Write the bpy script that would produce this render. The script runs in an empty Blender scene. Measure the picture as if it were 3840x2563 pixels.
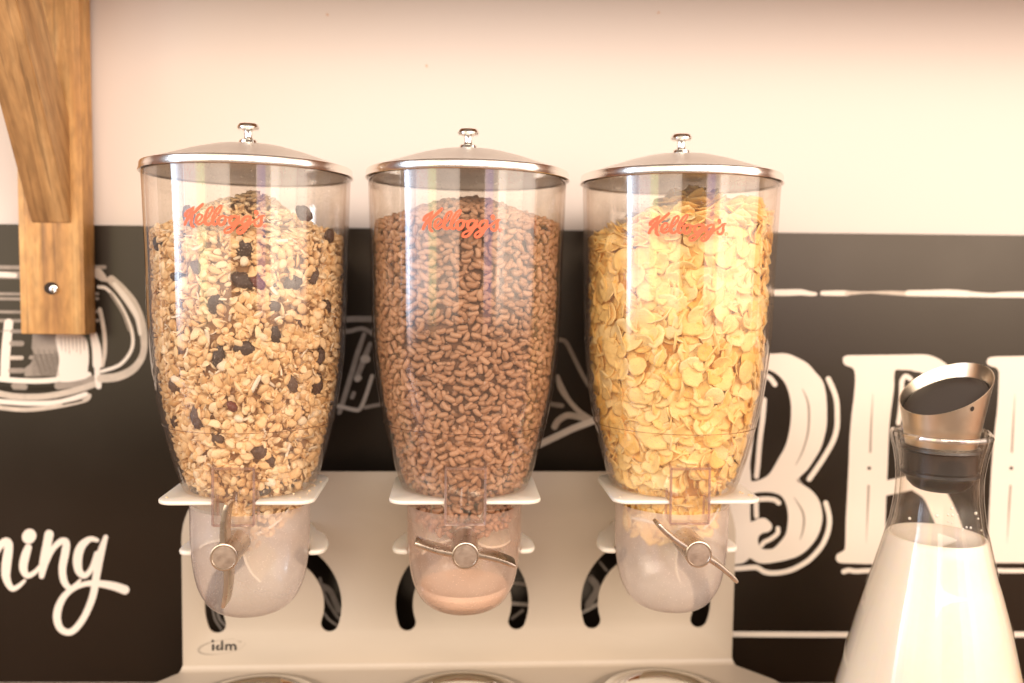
import bpy, bmesh, math, random
import numpy as np
from mathutils import Matrix, Vector
rng = np.random.default_rng(7); random.seed(7)
PI = math.pi
scene = bpy.context.scene
col = scene.collection

# ------------------------------------------------------------------ camera
W, H, FPX = 3840.0, 2563.0, 3306.5
CAM = np.array([-0.0086, -0.7026, -0.079]); YAW, PITCH, ROLL = 0.0643, 0.0675, 0.0138
cf = np.array([math.sin(YAW)*math.cos(PITCH), math.cos(YAW)*math.cos(PITCH), -math.sin(PITCH)])
_r = np.array([math.cos(YAW), -math.sin(YAW), 0.0]); _u = np.cross(_r, cf)
cr = math.cos(ROLL)*_r + math.sin(ROLL)*_u
cu = -math.sin(ROLL)*_r + math.cos(ROLL)*_u
cd = bpy.data.cameras.new('camera'); cam = bpy.data.objects.new('camera', cd); col.objects.link(cam)
m = Matrix(((cr[0], cu[0], -cf[0], CAM[0]), (cr[1], cu[1], -cf[1], CAM[1]), (cr[2], cu[2], -cf[2], CAM[2]), (0, 0, 0, 1)))
cam.matrix_world = m
cd.sensor_width = 36; cd.lens = FPX/W*36; cd.clip_start = 0.01; cd.clip_end = 100
cd.dof.use_dof = True; cd.dof.focus_distance = 0.64; cd.dof.aperture_fstop = 2.8; cd.dof.aperture_blades = 9
scene.camera = cam

# ------------------------------------------------------------------ light and exposure
scene.view_settings.view_transform = 'Standard'; scene.view_settings.look = 'None'
scene.view_settings.exposure = 0.07; scene.view_settings.gamma = 1.0
w = bpy.data.worlds.new('World'); scene.world = w; w.use_nodes = True
bg = w.node_tree.nodes['Background']; bg.inputs[0].default_value = (0.62, 0.44, 0.32, 1); bg.inputs[1].default_value = 0.42
def area(name, loc, target, sx, sy, power, color, bands=None, fade=None):
    """bands: (place across the lamp 0-1, colour) added to shape the reflected stripes; fade: how far up the lamp is dimmed so its reflection ends softly"""
    L = bpy.data.lights.new(name, 'AREA'); L.shape = 'RECTANGLE'; L.size = sx; L.size_y = sy
    L.energy = power; L.color = color
    if bands or fade:
        L.use_nodes = True; t = L.node_tree; em = t.nodes['Emission']; g = t.nodes.new('ShaderNodeNewGeometry'); sp = t.nodes.new('ShaderNodeSeparateXYZ'); t.links.new(g.outputs['Parametric'], sp.inputs[0])
        if bands:
            r = t.nodes.new('ShaderNodeValToRGB'); e = r.color_ramp.elements
            while len(e) < len(bands): e.new(.5)
            for i, (p, c) in enumerate(bands): e[i].position = p; e[i].color = (*c, 1)
            t.links.new(sp.outputs[0], r.inputs[0]); t.links.new(r.outputs[0], em.inputs['Color'])
        if fade:
            mr = t.nodes.new('ShaderNodeMapRange'); mr.interpolation_type = 'SMOOTHSTEP'; mr.inputs[1].default_value = 0; mr.inputs[2].default_value = fade; mr.inputs[3].default_value = .0; mr.inputs[4].default_value = 1
            t.links.new(sp.outputs[1], mr.inputs[0]); t.links.new(mr.outputs[0], em.inputs['Strength'])
    o = bpy.data.objects.new(name, L); col.objects.link(o); o.location = loc
    d = Vector(target) - Vector(loc); o.rotation_euler = d.to_track_quat('-Z', 'Y').to_euler()
    return o
def around(name, az, dist, z, sx, sy, power, color, bands=None, fade=None):
    a = math.radians(az); x, y = dist*math.sin(a), -dist*math.cos(a)
    return area(name, (x, y, z), (0, 0, z), sx, sy, power, color, bands, fade)
G = lambda v, r=1, g=1, b=1: (v*r, v*g, v*b)
around('added_panel_left', -34.5, 3.2, .62, 3.0, 2.7, 118, (1.0, 0.84, 0.71), [(0, G(.9, .95, .96, 1.1)), (.28, G(.9, .95, .96, 1.1)), (.31, G(.95, .9, 1.02, .8)), (.46, G(.9, .9, 1.02, .75)), (.485, G(.55)), (.52, G(.5)), (.9, G(.62)), (1, G(.4))], .36)  # added warm panel, no window known; banded to shape the jar reflections
around('added_panel_right', 41, 3.2, .62, 2.7, 2.7, 118, (1.0, 0.83, 0.69), [(0, G(.5)), (.03, G(.45, .9, .8, 1.2)), (.2, G(.35, .8, .75, 1.5)), (.24, G(.4)), (.33, G(.45)), (.36, G(1.1)), (.52, G(1.05)), (.56, G(.75)), (1, G(.8))], .36)  # second added panel; the gap between them leaves the dark reflected band
around('added_panel_far_right', 74, 3.2, .62, 1.1, 2.7, 30, (1.0, 0.84, 0.72), None, .36)  # added side panel that widens the reflected veil
around('daylight_window', -67, 3.3, .45, .95, 2.6, 92, (0.66, 0.80, 1.0), [(0, G(1)), (.3, G(1.5)), (.36, G(.5)), (.9, G(.3, 1.15, .9, .85)), (1, G(.2))], .5)
area('added_high_fill', (0.75, -3.0, 1.20), (0.0, 0, 0.0), 4.6, 1.3, 120, (1.0, 0.86, 0.74))  # unseen lamp added high in front to brighten and grade the wall
cy = scene.cycles
cy.max_bounces = 10; cy.diffuse_bounces = 4; cy.glossy_bounces = 5; cy.transmission_bounces = 8
cy.transparent_max_bounces = 40; cy.use_denoising = True; cy.caustics_reflective = False; cy.caustics_refractive = False
cy.sample_clamp_indirect = 6

# ------------------------------------------------------------------ picture geometry helpers (a pixel of the photograph -> a point on a real plane)
def ray(px, py): return cf + cr*(px-W/2)/FPX - cu*(py-H/2)/FPX
def onY(px, py, y):
    d = ray(px, py); return CAM + d*(y-CAM[1])/d[1]
WY, WK = 0.125, -0.035            # the wall: y = WY + WK * x
WN = np.array([WK, -1, 0])/math.hypot(WK, 1)     # towards the room
WT = np.array([1, WK, 0])/math.hypot(WK, 1)
def onW(px, py, off=0.0):
    d = ray(px, py); t = (WY + WK*CAM[0] - CAM[1])/(d[1]-WK*d[0])
    return CAM + d*t + WN*off
def onW2(px, py, off):            # on a plane parallel to the wall, off metres in front of it
    d = ray(px, py); t = ((np.array([0, WY, 0])+WN*off-CAM)@WN)/(d@WN)
    return CAM + d*t

# ------------------------------------------------------------------ object helpers
def tag(o, label=None, cat=None, group=None, kind=None):
    if label: o['label'] = label
    if cat: o['category'] = cat
    if group: o['group'] = group
    if kind: o['kind'] = kind
    return o
def empty(name, loc=(0, 0, 0), **k):
    o = bpy.data.objects.new(name, None); col.objects.link(o); o.location = loc; o.empty_display_size = .02
    return tag(o, **k)
def world_of(o):
    if o.parent is None: return o.matrix_basis.copy()
    return world_of(o.parent) @ o.matrix_parent_inverse @ o.matrix_basis
def link(name, me, parent=None, mat=None, **k):
    if mat is not None and not me.materials: me.materials.append(mat)
    o = bpy.data.objects.new(name, me); col.objects.link(o)
    if parent is not None:
        o.parent = parent; 
        o.matrix_parent_inverse = world_of(parent).inverted()
    return tag(o, **k)
class MB:
    def __init__(s): s.v = []; s.f = []; s.mi = []
    def add(s, v, f, mi=0):
        b = len(s.v); s.v.extend([tuple(map(float, p)) for p in v]); s.f.extend([tuple(b+i for i in q) for q in f]); s.mi.extend([mi]*len(f)); return s
    def mesh(s, name, smooth=True, angle=None):
        me = bpy.data.meshes.new(name); me.from_pydata(s.v, [], s.f); me.update()
        if smooth:
            me.polygons.foreach_set('use_smooth', [True]*len(me.polygons))
        if any(s.mi): me.polygons.foreach_set('material_index', s.mi)
        if angle is not None: me.set_sharp_from_angle(angle=angle)
        return me
    def build(s, name, mat, parent=None, smooth=True, angle=math.radians(35), **k):
        me = s.mesh(name, smooth, angle)
        for mm in (mat if isinstance(mat, (list, tuple)) else [mat]): me.materials.append(mm)
        return link(name, me, parent, **k)
def lathe(prof, seg=96, c=(0, 0, 0), a0=0, a1=2*PI, mb=None, cap=False):
    mb = mb or MB(); full = abs(a1-a0-2*PI) < 1e-6; n = seg if full else seg+1
    V = []; F = []
    for r, z in prof:
        for i in range(n):
            a = a0+(a1-a0)*i/seg; V.append((c[0]+r*math.cos(a), c[1]+r*math.sin(a), c[2]+z))
    for j in range(len(prof)-1):
        for i in range(seg):
            i2 = (i+1) % n if full else i+1
            F.append((j*n+i, j*n+i2, (j+1)*n+i2, (j+1)*n+i))
    mb.add(V, F); return mb
def spline(P, n=8, closed=False):
    P = [np.array(p, float) for p in P]; out = []; N = len(P)
    if N == 2: return [P[0]+(P[1]-P[0])*t/n for t in range(n+1)]
    R = range(N if closed else N-1)
    for i in R:
        if closed: a, b, c, d = P[(i-1) % N], P[i], P[(i+1) % N], P[(i+2) % N]
        else: a, b, c, d = P[max(i-1, 0)], P[i], P[i+1], P[min(i+2, N-1)]
        for k in range(n):
            t = k/n; out.append(.5*((2*b)+(c-a)*t+(2*a-5*b+4*c-d)*t*t+(3*b-a-3*c+d)*t**3))
    if not closed: out.append(P[-1])
    return out
LAY = [0]
def stroke(mb, pts, mp, width=None, n=7, mi=0, caps=True):
    """a brush stroke: points (x, y[, width]); mp(x, y, k) puts them on a surface, k grows so strokes never share a plane"""
    P = [p if len(p) == 3 else (p[0], p[1], width) for p in pts]
    S = spline(P, n); LAY[0] += 1; base = LAY[0]*8
    L = []; Rr = []; k = base
    for i, s in enumerate(S):
        a = S[max(i-1, 0)]; b = S[min(i+1, len(S)-1)]; t = np.array([b[0]-a[0], b[1]-a[1]]); t /= (np.hypot(*t)+1e-9)
        nn = np.array([-t[1], t[0]]); h = max(s[2], .5)/2
        L.append((s[0]+nn[0]*h, s[1]+nn[1]*h)); Rr.append((s[0]-nn[0]*h, s[1]-nn[1]*h))
    V = []; F = []
    for i in range(len(S)):
        V.append(mp(*L[i], base+i*.35)); V.append(mp(*Rr[i], base+i*.35))
    for i in range(len(S)-1): F.append((2*i, 2*i+1, 2*i+3, 2*i+2))
    if caps:
        for e, sgn in ((0, -1), (len(S)-1, 1)):
            s = S[e]; a = S[max(e-1, 0)]; b = S[min(e+1, len(S)-1)]; th = math.atan2(b[1]-a[1], b[0]-a[0]); h = max(s[2], .5)/2
            c0 = len(V); V.append(mp(s[0], s[1], base+e*.35)); K = 7
            for q in range(K+1):
                an = th + (PI/2 - PI*q/K if sgn > 0 else PI/2 + PI*q/K); V.append(mp(s[0]+h*math.cos(an), s[1]+h*math.sin(an), base+e*.35))
            for q in range(K): F.append((c0, c0+1+q, c0+2+q))
    mb.add(V, F, mi)
def poly(mb, pts, mp, closed_n=5, mi=0, smooth=True):
    LAY[0] += 1; base = LAY[0]*8
    S = spline(pts, closed_n, True) if smooth else pts
    V = [mp(s[0], s[1], base) for s in S]; mb.add(V, [tuple(range(len(V)))], mi)
def box(mb, x0, x1, y0, y1, z0, z1, mi=0):
    V = [(x, y, z) for z in (z0, z1) for y in (y0, y1) for x in (x0, x1)]
    mb.add(V, [(0, 2, 3, 1), (4, 5, 7, 6), (0, 1, 5, 4), (2, 6, 7, 3), (0, 4, 6, 2), (1, 3, 7, 5)], mi)
def slab(mb, outline, z0, z1, holes=(), bev=0.0006):
    """horizontal plate from a 2D outline with round edges (outline ccw), optional holes"""
    bm = bmesh.new()
    def loop(pts, z): return [bm.verts.new((p[0], p[1], z)) for p in pts]
    es = []
    for pts in [outline]+list(holes):
        vs = loop(pts, z1)
        for i in range(len(vs)): es.append(bm.edges.new((vs[i], vs[(i+1) % len(vs)])))
    r = bmesh.ops.triangle_fill(bm, use_beauty=True, use_dissolve=False, edges=es)
    bm.faces.ensure_lookup_table()
    ext = bmesh.ops.extrude_face_region(bm, geom=bm.faces[:])
    vs = [e for e in ext['geom'] if isinstance(e, bmesh.types.BMVert)]
    bmesh.ops.translate(bm, verts=vs, vec=(0, 0, z0-z1))
    bmesh.ops.recalc_face_normals(bm, faces=bm.faces[:])
    if bev:
        ed = [e for e in bm.edges if len(e.link_faces) == 2 and e.calc_face_angle(0) > 1.0 and abs(e.verts[0].co.z-e.verts[1].co.z) < 1e-6]
        bmesh.ops.bevel(bm, geom=ed, offset=bev, segments=2, profile=.5, affect='EDGES')
    bm.verts.index_update(); b = len(mb.v)
    mb.v.extend([tuple(v.co) for v in bm.verts]); mb.f.extend([tuple(b+v.index for v in f.verts) for f in bm.faces]); mb.mi.extend([0]*len(bm.faces)); bm.free()
    return mb
def bevel_box(name, V8, mat, parent=None, off=.0015, **k):
    bm = bmesh.new(); vs = [bm.verts.new(tuple(map(float, p))) for p in V8]
    for f in ((0, 2, 3, 1), (4, 5, 7, 6), (0, 1, 5, 4), (2, 6, 7, 3), (0, 4, 6, 2), (1, 3, 7, 5)): bm.faces.new([vs[i] for i in f])
    bmesh.ops.recalc_face_normals(bm, faces=bm.faces[:])
    bmesh.ops.bevel(bm, geom=bm.edges[:], offset=off, segments=2, profile=.6, affect='EDGES')
    me = bpy.data.meshes.new(name); bm.to_mesh(me); bm.free(); me.polygons.foreach_set('use_smooth', [True]*len(me.polygons)); me.set_sharp_from_angle(angle=math.radians(40))
    me.materials.append(mat); return link(name, me, parent, **k)

# ------------------------------------------------------------------ materials
def nt(name):
    mt = bpy.data.materials.new(name); mt.use_nodes = True; t = mt.node_tree; return mt, t, t.nodes, t.links
def N(t, typ, **kw):
    n = t.nodes.new(typ)
    for k, v in kw.items():
        if k.startswith('i_'):
            key = k[2:]; key = int(key) if key.isdigit() else key.replace('_', ' ')
            n.inputs[key].default_value = v
        else: setattr(n, k, v)
    return n
def principled(name, color, rough=.5, metal=0, bump=0, bscale=200, var=.0, vscale=30, coat=0, sss=0, sssr=(.01, .006, .003), spec=.5, ior=1.5, trans=0):
    mt, t, ns, ls = nt(name); p = ns['Principled BSDF']
    p.inputs['Base Color'].default_value = (*color, 1); p.inputs['Roughness'].default_value = rough; p.inputs['Metallic'].default_value = metal
    p.inputs['IOR'].default_value = ior; p.inputs['Specular IOR Level'].default_value = spec
    if coat: p.inputs['Coat Weight'].default_value = coat; p.inputs['Coat Roughness'].default_value = .08
    if sss: p.inputs['Subsurface Weight'].default_value = sss; p.inputs['Subsurface Radius'].default_value = sssr; p.inputs['Subsurface Scale'].default_value = 1
    tc = N(t, 'ShaderNodeTexCoord')
    if var:
        no = N(t, 'ShaderNodeTexNoise', i_Scale=vscale, i_Detail=4); ls.new(tc.outputs['Object'], no.inputs['Vector'])
        mx = N(t, 'ShaderNodeMix', data_type='RGBA'); mx.inputs[6].default_value = (*[c*(1-var) for c in color], 1); mx.inputs[7].default_value = (*[min(1, c*(1+var)) for c in color], 1)
        ls.new(no.outputs[0], mx.inputs[0]); ls.new(mx.outputs[2], p.inputs['Base Color'])
        mr = N(t, 'ShaderNodeMapRange', i_3=max(0, rough-.08), i_4=min(1, rough+.12)); ls.new(no.outputs[0], mr.inputs[0]); ls.new(mr.outputs[0], p.inputs['Roughness'])
    if bump:
        nb = N(t, 'ShaderNodeTexNoise', i_Scale=bscale, i_Detail=3); ls.new(tc.outputs['Object'], nb.inputs['Vector'])
        b = N(t, 'ShaderNodeBump', i_Strength=bump, i_Distance=.001); ls.new(nb.outputs[0], b.inputs['Height']); ls.new(b.outputs[0], p.inputs['Normal'])
    return mt
def food(name, cols, rough=.6, bump=.4, bscale=700, distance=.0005, sss=.0, vscale=180):
    """cols: list of colours a piece picks from at random"""
    mt, t, ns, ls = nt(name); p = ns['Principled BSDF']; p.inputs['Roughness'].default_value = rough
    g = N(t, 'ShaderNodeNewGeometry'); oi = N(t, 'ShaderNodeObjectInfo'); ad = N(t, 'ShaderNodeMath', operation='ADD')
    ls.new(g.outputs['Random Per Island'], ad.inputs[0]); ls.new(oi.outputs['Random'], ad.inputs[1]); fr = N(t, 'ShaderNodeMath', operation='FRACT'); ls.new(ad.outputs[0], fr.inputs[0])
    cr_ = N(t, 'ShaderNodeValToRGB'); ls.new(fr.outputs[0], cr_.inputs[0]); e = cr_.color_ramp.elements
    while len(e) < len(cols): e.new(.5)
    for i, c in enumerate(cols): e[i].position = i/(len(cols)-1); e[i].color = (*c, 1)
    tc = N(t, 'ShaderNodeTexCoord'); no = N(t, 'ShaderNodeTexNoise', i_Scale=vscale, i_Detail=3); ls.new(tc.outputs['Object'], no.inputs['Vector'])
    mr = N(t, 'ShaderNodeMapRange', i_3=.78, i_4=1.18); ls.new(no.outputs[0], mr.inputs[0])
    mx = N(t, 'ShaderNodeMix', data_type='RGBA', blend_type='MULTIPLY'); mx.inputs[0].default_value = 1; ls.new(cr_.outputs[0], mx.inputs[6]); ls.new(mr.outputs[0], mx.inputs[7])
    ls.new(mx.outputs[2], p.inputs['Base Color'])
    nb = N(t, 'ShaderNodeTexNoise', i_Scale=bscale, i_Detail=3); ls.new(tc.outputs['Object'], nb.inputs['Vector'])
    b = N(t, 'ShaderNodeBump', i_Strength=bump, i_Distance=distance); ls.new(nb.outputs[0], b.inputs['Height']); ls.new(b.outputs[0], p.inputs['Normal'])
    if sss: p.inputs['Subsurface Weight'].default_value = sss; p.inputs['Subsurface Radius'].default_value = (.004, .002, .0008); p.inputs['Subsurface Scale'].default_value = 1
    return mt
def clear(name, f0=.07, rough=.03, tint=(1, .985, .96), edge=(.62, .5, .42), haze=.03, hazecol=(.9, .75, .62), dust=0.0, edgepow=3.5, gloss=(1, 1, 1)):
    """thin clear sheet: see-through, mirror-like at grazing angles, a little dust"""
    mt, t, ns, ls = nt(name); ns.remove(ns['Principled BSDF']); out = ns['Material Output']
    g = N(t, 'ShaderNodeNewGeometry'); dt = N(t, 'ShaderNodeVectorMath', operation='DOT_PRODUCT'); ls.new(g.outputs['Normal'], dt.inputs[0]); ls.new(g.outputs['Incoming'], dt.inputs[1])
    ab = N(t, 'ShaderNodeMath', operation='ABSOLUTE'); ls.new(dt.outputs['Value'], ab.inputs[0])
    om = N(t, 'ShaderNodeMath', operation='SUBTRACT', i_0=1.0, use_clamp=True); ls.new(ab.outputs[0], om.inputs[1])
    pw = N(t, 'ShaderNodeMath', operation='POWER', i_1=5.0); ls.new(om.outputs[0], pw.inputs[0])
    mr = N(t, 'ShaderNodeMapRange', i_3=f0, i_4=.85); ls.new(pw.outputs[0], mr.inputs[0])
    pe = N(t, 'ShaderNodeMath', operation='POWER', i_1=edgepow); ls.new(om.outputs[0], pe.inputs[0])
    tm = N(t, 'ShaderNodeMix', data_type='RGBA'); tm.inputs[6].default_value = (*tint, 1); tm.inputs[7].default_value = (*edge, 1); ls.new(pe.outputs[0], tm.inputs[0])
    tr = N(t, 'ShaderNodeBsdfTransparent'); ls.new(tm.outputs[2], tr.inputs[0])
    gl = N(t, 'ShaderNodeBsdfGlossy'); gl.inputs['Roughness'].default_value = rough; gl.inputs['Color'].default_value = (*gloss, 1)
    df = N(t, 'ShaderNodeBsdfDiffuse'); df.inputs[0].default_value = (*hazecol, 1); tl = N(t, 'ShaderNodeBsdfTranslucent'); tl.inputs[0].default_value = (*hazecol, 1)
    hz = N(t, 'ShaderNodeMixShader', i_0=.5); ls.new(df.outputs[0], hz.inputs[1]); ls.new(tl.outputs[0], hz.inputs[2])
    mh = N(t, 'ShaderNodeMixShader', i_0=haze); ls.new(tr.outputs[0], mh.inputs[1]); ls.new(hz.outputs[0], mh.inputs[2])
    tc = N(t, 'ShaderNodeTexCoord')
    if dust:
        n1 = N(t, 'ShaderNodeTexNoise', i_Scale=900, i_Detail=1); ls.new(tc.outputs['Object'], n1.inputs['Vector'])
        n2 = N(t, 'ShaderNodeTexNoise', i_Scale=14, i_Detail=3); ls.new(tc.outputs['Object'], n2.inputs['Vector'])
        m1 = N(t, 'ShaderNodeMapRange', i_1=.66, i_2=.74, i_3=0, i_4=dust*9); ls.new(n1.outputs[0], m1.inputs[0])
        m2 = N(t, 'ShaderNodeMapRange', i_1=.35, i_2=.75, i_3=haze*.55, i_4=haze*1.5); ls.new(n2.outputs[0], m2.inputs[0])
        mm = N(t, 'ShaderNodeMath', operation='MULTIPLY'); ls.new(m1.outputs[0], mm.inputs[0]); ls.new(n2.outputs[0], mm.inputs[1])
        aa = N(t, 'ShaderNodeMath', operation='ADD', use_clamp=True); ls.new(mm.outputs[0], aa.inputs[0]); ls.new(m2.outputs[0], aa.inputs[1]); ls.new(aa.outputs[0], mh.inputs[0])
    ms = N(t, 'ShaderNodeMixShader'); ls.new(mr.outputs[0], ms.inputs[0]); ls.new(mh.outputs[0], ms.inputs[1]); ls.new(gl.outputs[0], ms.inputs[2]); ls.new(ms.outputs[0], out.inputs[0])
    return mt
def wood(name, rot, c1, c2, c3, scale=1.0, stripes=55):
    mt, t, ns, ls = nt(name); p = ns['Principled BSDF']; p.inputs['Roughness'].default_value = .5
    tc = N(t, 'ShaderNodeTexCoord'); mp = N(t, 'ShaderNodeMapping'); mp.inputs['Rotation'].default_value = rot; ls.new(tc.outputs['Object'], mp.inputs['Vector'])
    st = N(t, 'ShaderNodeMapping'); st.inputs['Scale'].default_value = (1, 1, .09); ls.new(mp.outputs[0], st.inputs['Vector'])
    n1 = N(t, 'ShaderNodeTexNoise', i_Scale=stripes*scale, i_Detail=5, i_Roughness=.62, i_Distortion=.6); ls.new(st.outputs[0], n1.inputs['Vector'])
    r1 = N(t, 'ShaderNodeValToRGB'); e = r1.color_ramp.elements; e[0].position = .32; e[0].color = (*c1, 1); e[1].position = .68; e[1].color = (*c3, 1); k = e.new(.5); k.color = (*c2, 1); ls.new(n1.outputs[0], r1.inputs[0])
    s2 = N(t, 'ShaderNodeMapping'); s2.inputs['Scale'].default_value = (1, 1, .35); s2.inputs['Rotation'].default_value = (0, .5, 0); ls.new(mp.outputs[0], s2.inputs['Vector'])
    n2 = N(t, 'ShaderNodeTexNoise', i_Scale=170*scale, i_Detail=3, i_Distortion=.3); ls.new(s2.outputs[0], n2.inputs['Vector'])
    m2 = N(t, 'ShaderNodeMapRange', i_1=.3, i_2=.7, i_3=.78, i_4=1.16); ls.new(n2.outputs[0], m2.inputs[0])
    s3 = N(t, 'ShaderNodeMapping'); s3.inputs['Scale'].default_value = (1, 1, .02); ls.new(mp.outputs[0], s3.inputs['Vector'])
    n3 = N(t, 'ShaderNodeTexNoise', i_Scale=260*scale, i_Detail=2); ls.new(s3.outputs[0], n3.inputs['Vector'])
    m3 = N(t, 'ShaderNodeMapRange', i_1=.55, i_2=.72, i_3=1.0, i_4=.55); ls.new(n3.outputs[0], m3.inputs[0])
    mu = N(t, 'ShaderNodeMath', operation='MULTIPLY'); ls.new(m2.outputs[0], mu.inputs[0]); ls.new(m3.outputs[0], mu.inputs[1])
    mx = N(t, 'ShaderNodeMix', data_type='RGBA', blend_type='MULTIPLY'); mx.inputs[0].default_value = 1; ls.new(r1.outputs[0], mx.inputs[6]); ls.new(mu.outputs[0], mx.inputs[7]); ls.new(mx.outputs[2], p.inputs['Base Color'])
    b = N(t, 'ShaderNodeBump', i_Strength=.5, i_Distance=.0008); ls.new(mu.outputs[0], b.inputs['Height']); ls.new(b.outputs[0], p.inputs['Normal'])
    return mt
M = {}
M['wall'] = principled('wall_paint', (.68, .60, .535), .75, bump=.15, bscale=120, var=.025, vscale=6)
M['board'] = principled('board_black', (.013, .009, .006), .30, spec=.36, bump=.05, bscale=300, var=.12, vscale=9)
M['board'].node_tree.nodes['Principled BSDF'].inputs['Specular Tint'].default_value = (1, .87, .72, 1)
M['chalk'] = principled('print_white', (.80, .72, .62), .5, var=.03, vscale=40)
M['chalk_grey'] = principled('print_grey', (.30, .25, .20), .5, var=.3, vscale=160)
M['chalk_mid'] = principled('print_pale', (.55, .47, .38), .5, var=.25, vscale=130)
M['print_black'] = principled('print_black', (.02, .016, .012), .45)
M['white_metal'] = principled('powder_coat', (.50, .425, .33), .38, bump=.04, bscale=900, var=.02, vscale=12)
M['bracket'] = principled('white_plastic', (.84, .78, .68), .3, sss=.15, var=.02, vscale=30)
M['chrome'] = principled('chrome', (.88, .88, .85), .06, 1)
M['rim'] = principled('polished_steel', (.88, .83, .78), .2, 1, bump=.02, bscale=60)
M['lid'] = principled('satin_steel', (.74, .69, .63), .33, .75, var=.06, vscale=40, bump=.02, bscale=900)
M['nickel'] = principled('warm_nickel', (.62, .53, .43), .27, 1, var=.1, vscale=160, bump=.08, bscale=260)
M['nickel_face'] = principled('worn_nickel', (.52, .43, .35), .42, 1, var=.22, vscale=220, bump=.1, bscale=500)
M['hopper'] = clear('clear_plastic', f0=.085, rough=.042, haze=.04, dust=.09, edge=(.60, .47, .38), edgepow=4)
M['hopper_in'] = clear('clear_plastic_inner', f0=.05, rough=.07, haze=.02, edge=(.75, .62, .52), edgepow=4)
M['seam'] = clear('seam_tint', f0=.1, rough=.1, haze=.15, tint=(.55, .42, .33), edge=(.3, .22, .17), hazecol=(.5, .4, .3))  # dark tinted plastic of the seam line
M['frost'] = clear('cloudy_plastic', f0=.06, rough=.16, haze=.42, hazecol=(.97, .89, .85), edge=(.72, .62, .59), dust=.05, edgepow=2.2)
M['frost_brown'] = clear('cloudy_plastic_cocoa', f0=.06, rough=.16, haze=.42, hazecol=(.93, .76, .64), tint=(.99, .93, .89), edge=(.66, .50, .42), dust=.06, edgepow=2.2)
M['chute'] = clear('chute_plastic', f0=.05, rough=.05, haze=.04, hazecol=(.86, .74, .68), edge=(.6, .46, .42))
M['chute_edge'] = clear('chute_edge_plastic', f0=.14, rough=.12, haze=.15, hazecol=(.88, .79, .76), tint=(.88, .78, .76), edge=(.6, .48, .46))
M['rotor'] = principled('cream_rotor', (.90, .80, .64), .5, sss=.2)
M['red'] = principled('red_print', (.83, .13, .05), .5)
M['glass'] = clear('carafe_glass', f0=.03, rough=.015, haze=.012, tint=(.99, .985, .97), edge=(.62, .55, .47), edgepow=4.5)
M['glass_in'] = clear('carafe_glass_inner', f0=.015, rough=.02, haze=.0, tint=(1, .99, .98), edge=(.75, .68, .6), edgepow=3.0)
M['milk'] = principled('milk', (.84, .76, .64), .22, sss=.6, sssr=(.006, .004, .002))
M['rubber'] = principled('dark_rubber', (.028, .022, .018), .38, bump=.05, bscale=600)
M['steel'] = principled('brushed_steel', (.76, .67, .54), .3, 1, var=.05, vscale=60)
M['oak'] = wood('oak', (0, 0, 0), (.36, .175, .06), (.56, .30, .10), (.70, .43, .17))
M['oak_strut_shaded'] = wood('oak_strut_shaded', (math.radians(-28), 0, 0), (.23, .115, .042), (.40, .22, .085), (.53, .32, .14), scale=.9)  # same oak in darker colours, painting the shade on the strut
M['counter'] = wood('counter_wood', (0, PI/2, 0), (.25, .10, .03), (.42, .18, .06), (.55, .27, .10))
M['grey_ring'] = principled('lip_shade_and_print', (.33, .28, .22), .5)  # grey painting the shaded cup lip; also the logo's grey print
M['dark'] = principled('hole_shade', (.03, .015, .006), .8)
M['tray'] = principled('tray_coat', (.47, .40, .315), .4, var=.03, vscale=14)

# ------------------------------------------------------------------ the setting: wall, counter
def wall_pt(s, z, off): return np.array([0, WY, 0])+WT*s+WN*off+np.array([0, 0, z])
mb = MB(); mb.add([wall_pt(-1.8, -.9, 0), wall_pt(1.8, -.9, 0), wall_pt(1.8, .9, 0), wall_pt(-1.8, .9, 0)], [(0, 1, 2, 3)])
mb.build('wall', M['wall'], kind='structure')
ZC = float(onW(2850, 2559)[2])
mb = MB(); V = [wall_pt(-1.8, ZC-.04, .001), wall_pt(1.8, ZC-.04, .001), wall_pt(-1.8, ZC-.04, .60), wall_pt(1.8, ZC-.04, .60), wall_pt(-1.8, ZC, .001), wall_pt(1.8, ZC, .001), wall_pt(-1.8, ZC, .60), wall_pt(1.8, ZC, .60)]
bevel_box('counter', V, M['counter'], off=.003, label='brown wooden counter along the bottom edge below the black board', cat='counter')

# the black board with its white print
board = empty('menu_board', wall_pt(0, -.2, 0), label='black printed wall board with white lettering and drawings behind the dispensers', cat='wall board')
BT = .004
zt0, zt1 = onW(376, 846)[2], onW(3840, 884)[2]; s0, s1 = (onW(376, 846)-[0, WY, 0])@WT, (onW(3840, 884)-[0, WY, 0])@WT
def ztop(s): return zt0+(zt1-zt0)*(s-s0)/(s1-s0)
V = []
for z_, in ((0,), (1,)):
    for off in (0.0005, BT):
        for s in (-1.2, 1.2): V.append(wall_pt(s, ztop(s) if z_ else ZC+.001, off))
bevel_box('panel', V, M['board'], board, off=.0008)
def wmap(px, py, k):  return onW2(px, py, BT+.0002+k*4e-7)
def zoomed(ox, oy, sc): return lambda x, y, k: wmap(ox+x/sc, oy+y/sc, k)
def scaled(pts, sc, w=None): return [(p[0], p[1], p[2] if len(p) > 2 else w) for p in pts]
LAYER = [0]
z1 = zoomed(2700, 1300, 3.408); z2 = zoomed(2700, 1740, 3.408); z3 = zoomed(3100, 1300, 3.136); z4 = zoomed(3100, 1700, 3.136)
mid = lambda x, y, k: wmap(x, y, k)
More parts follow.
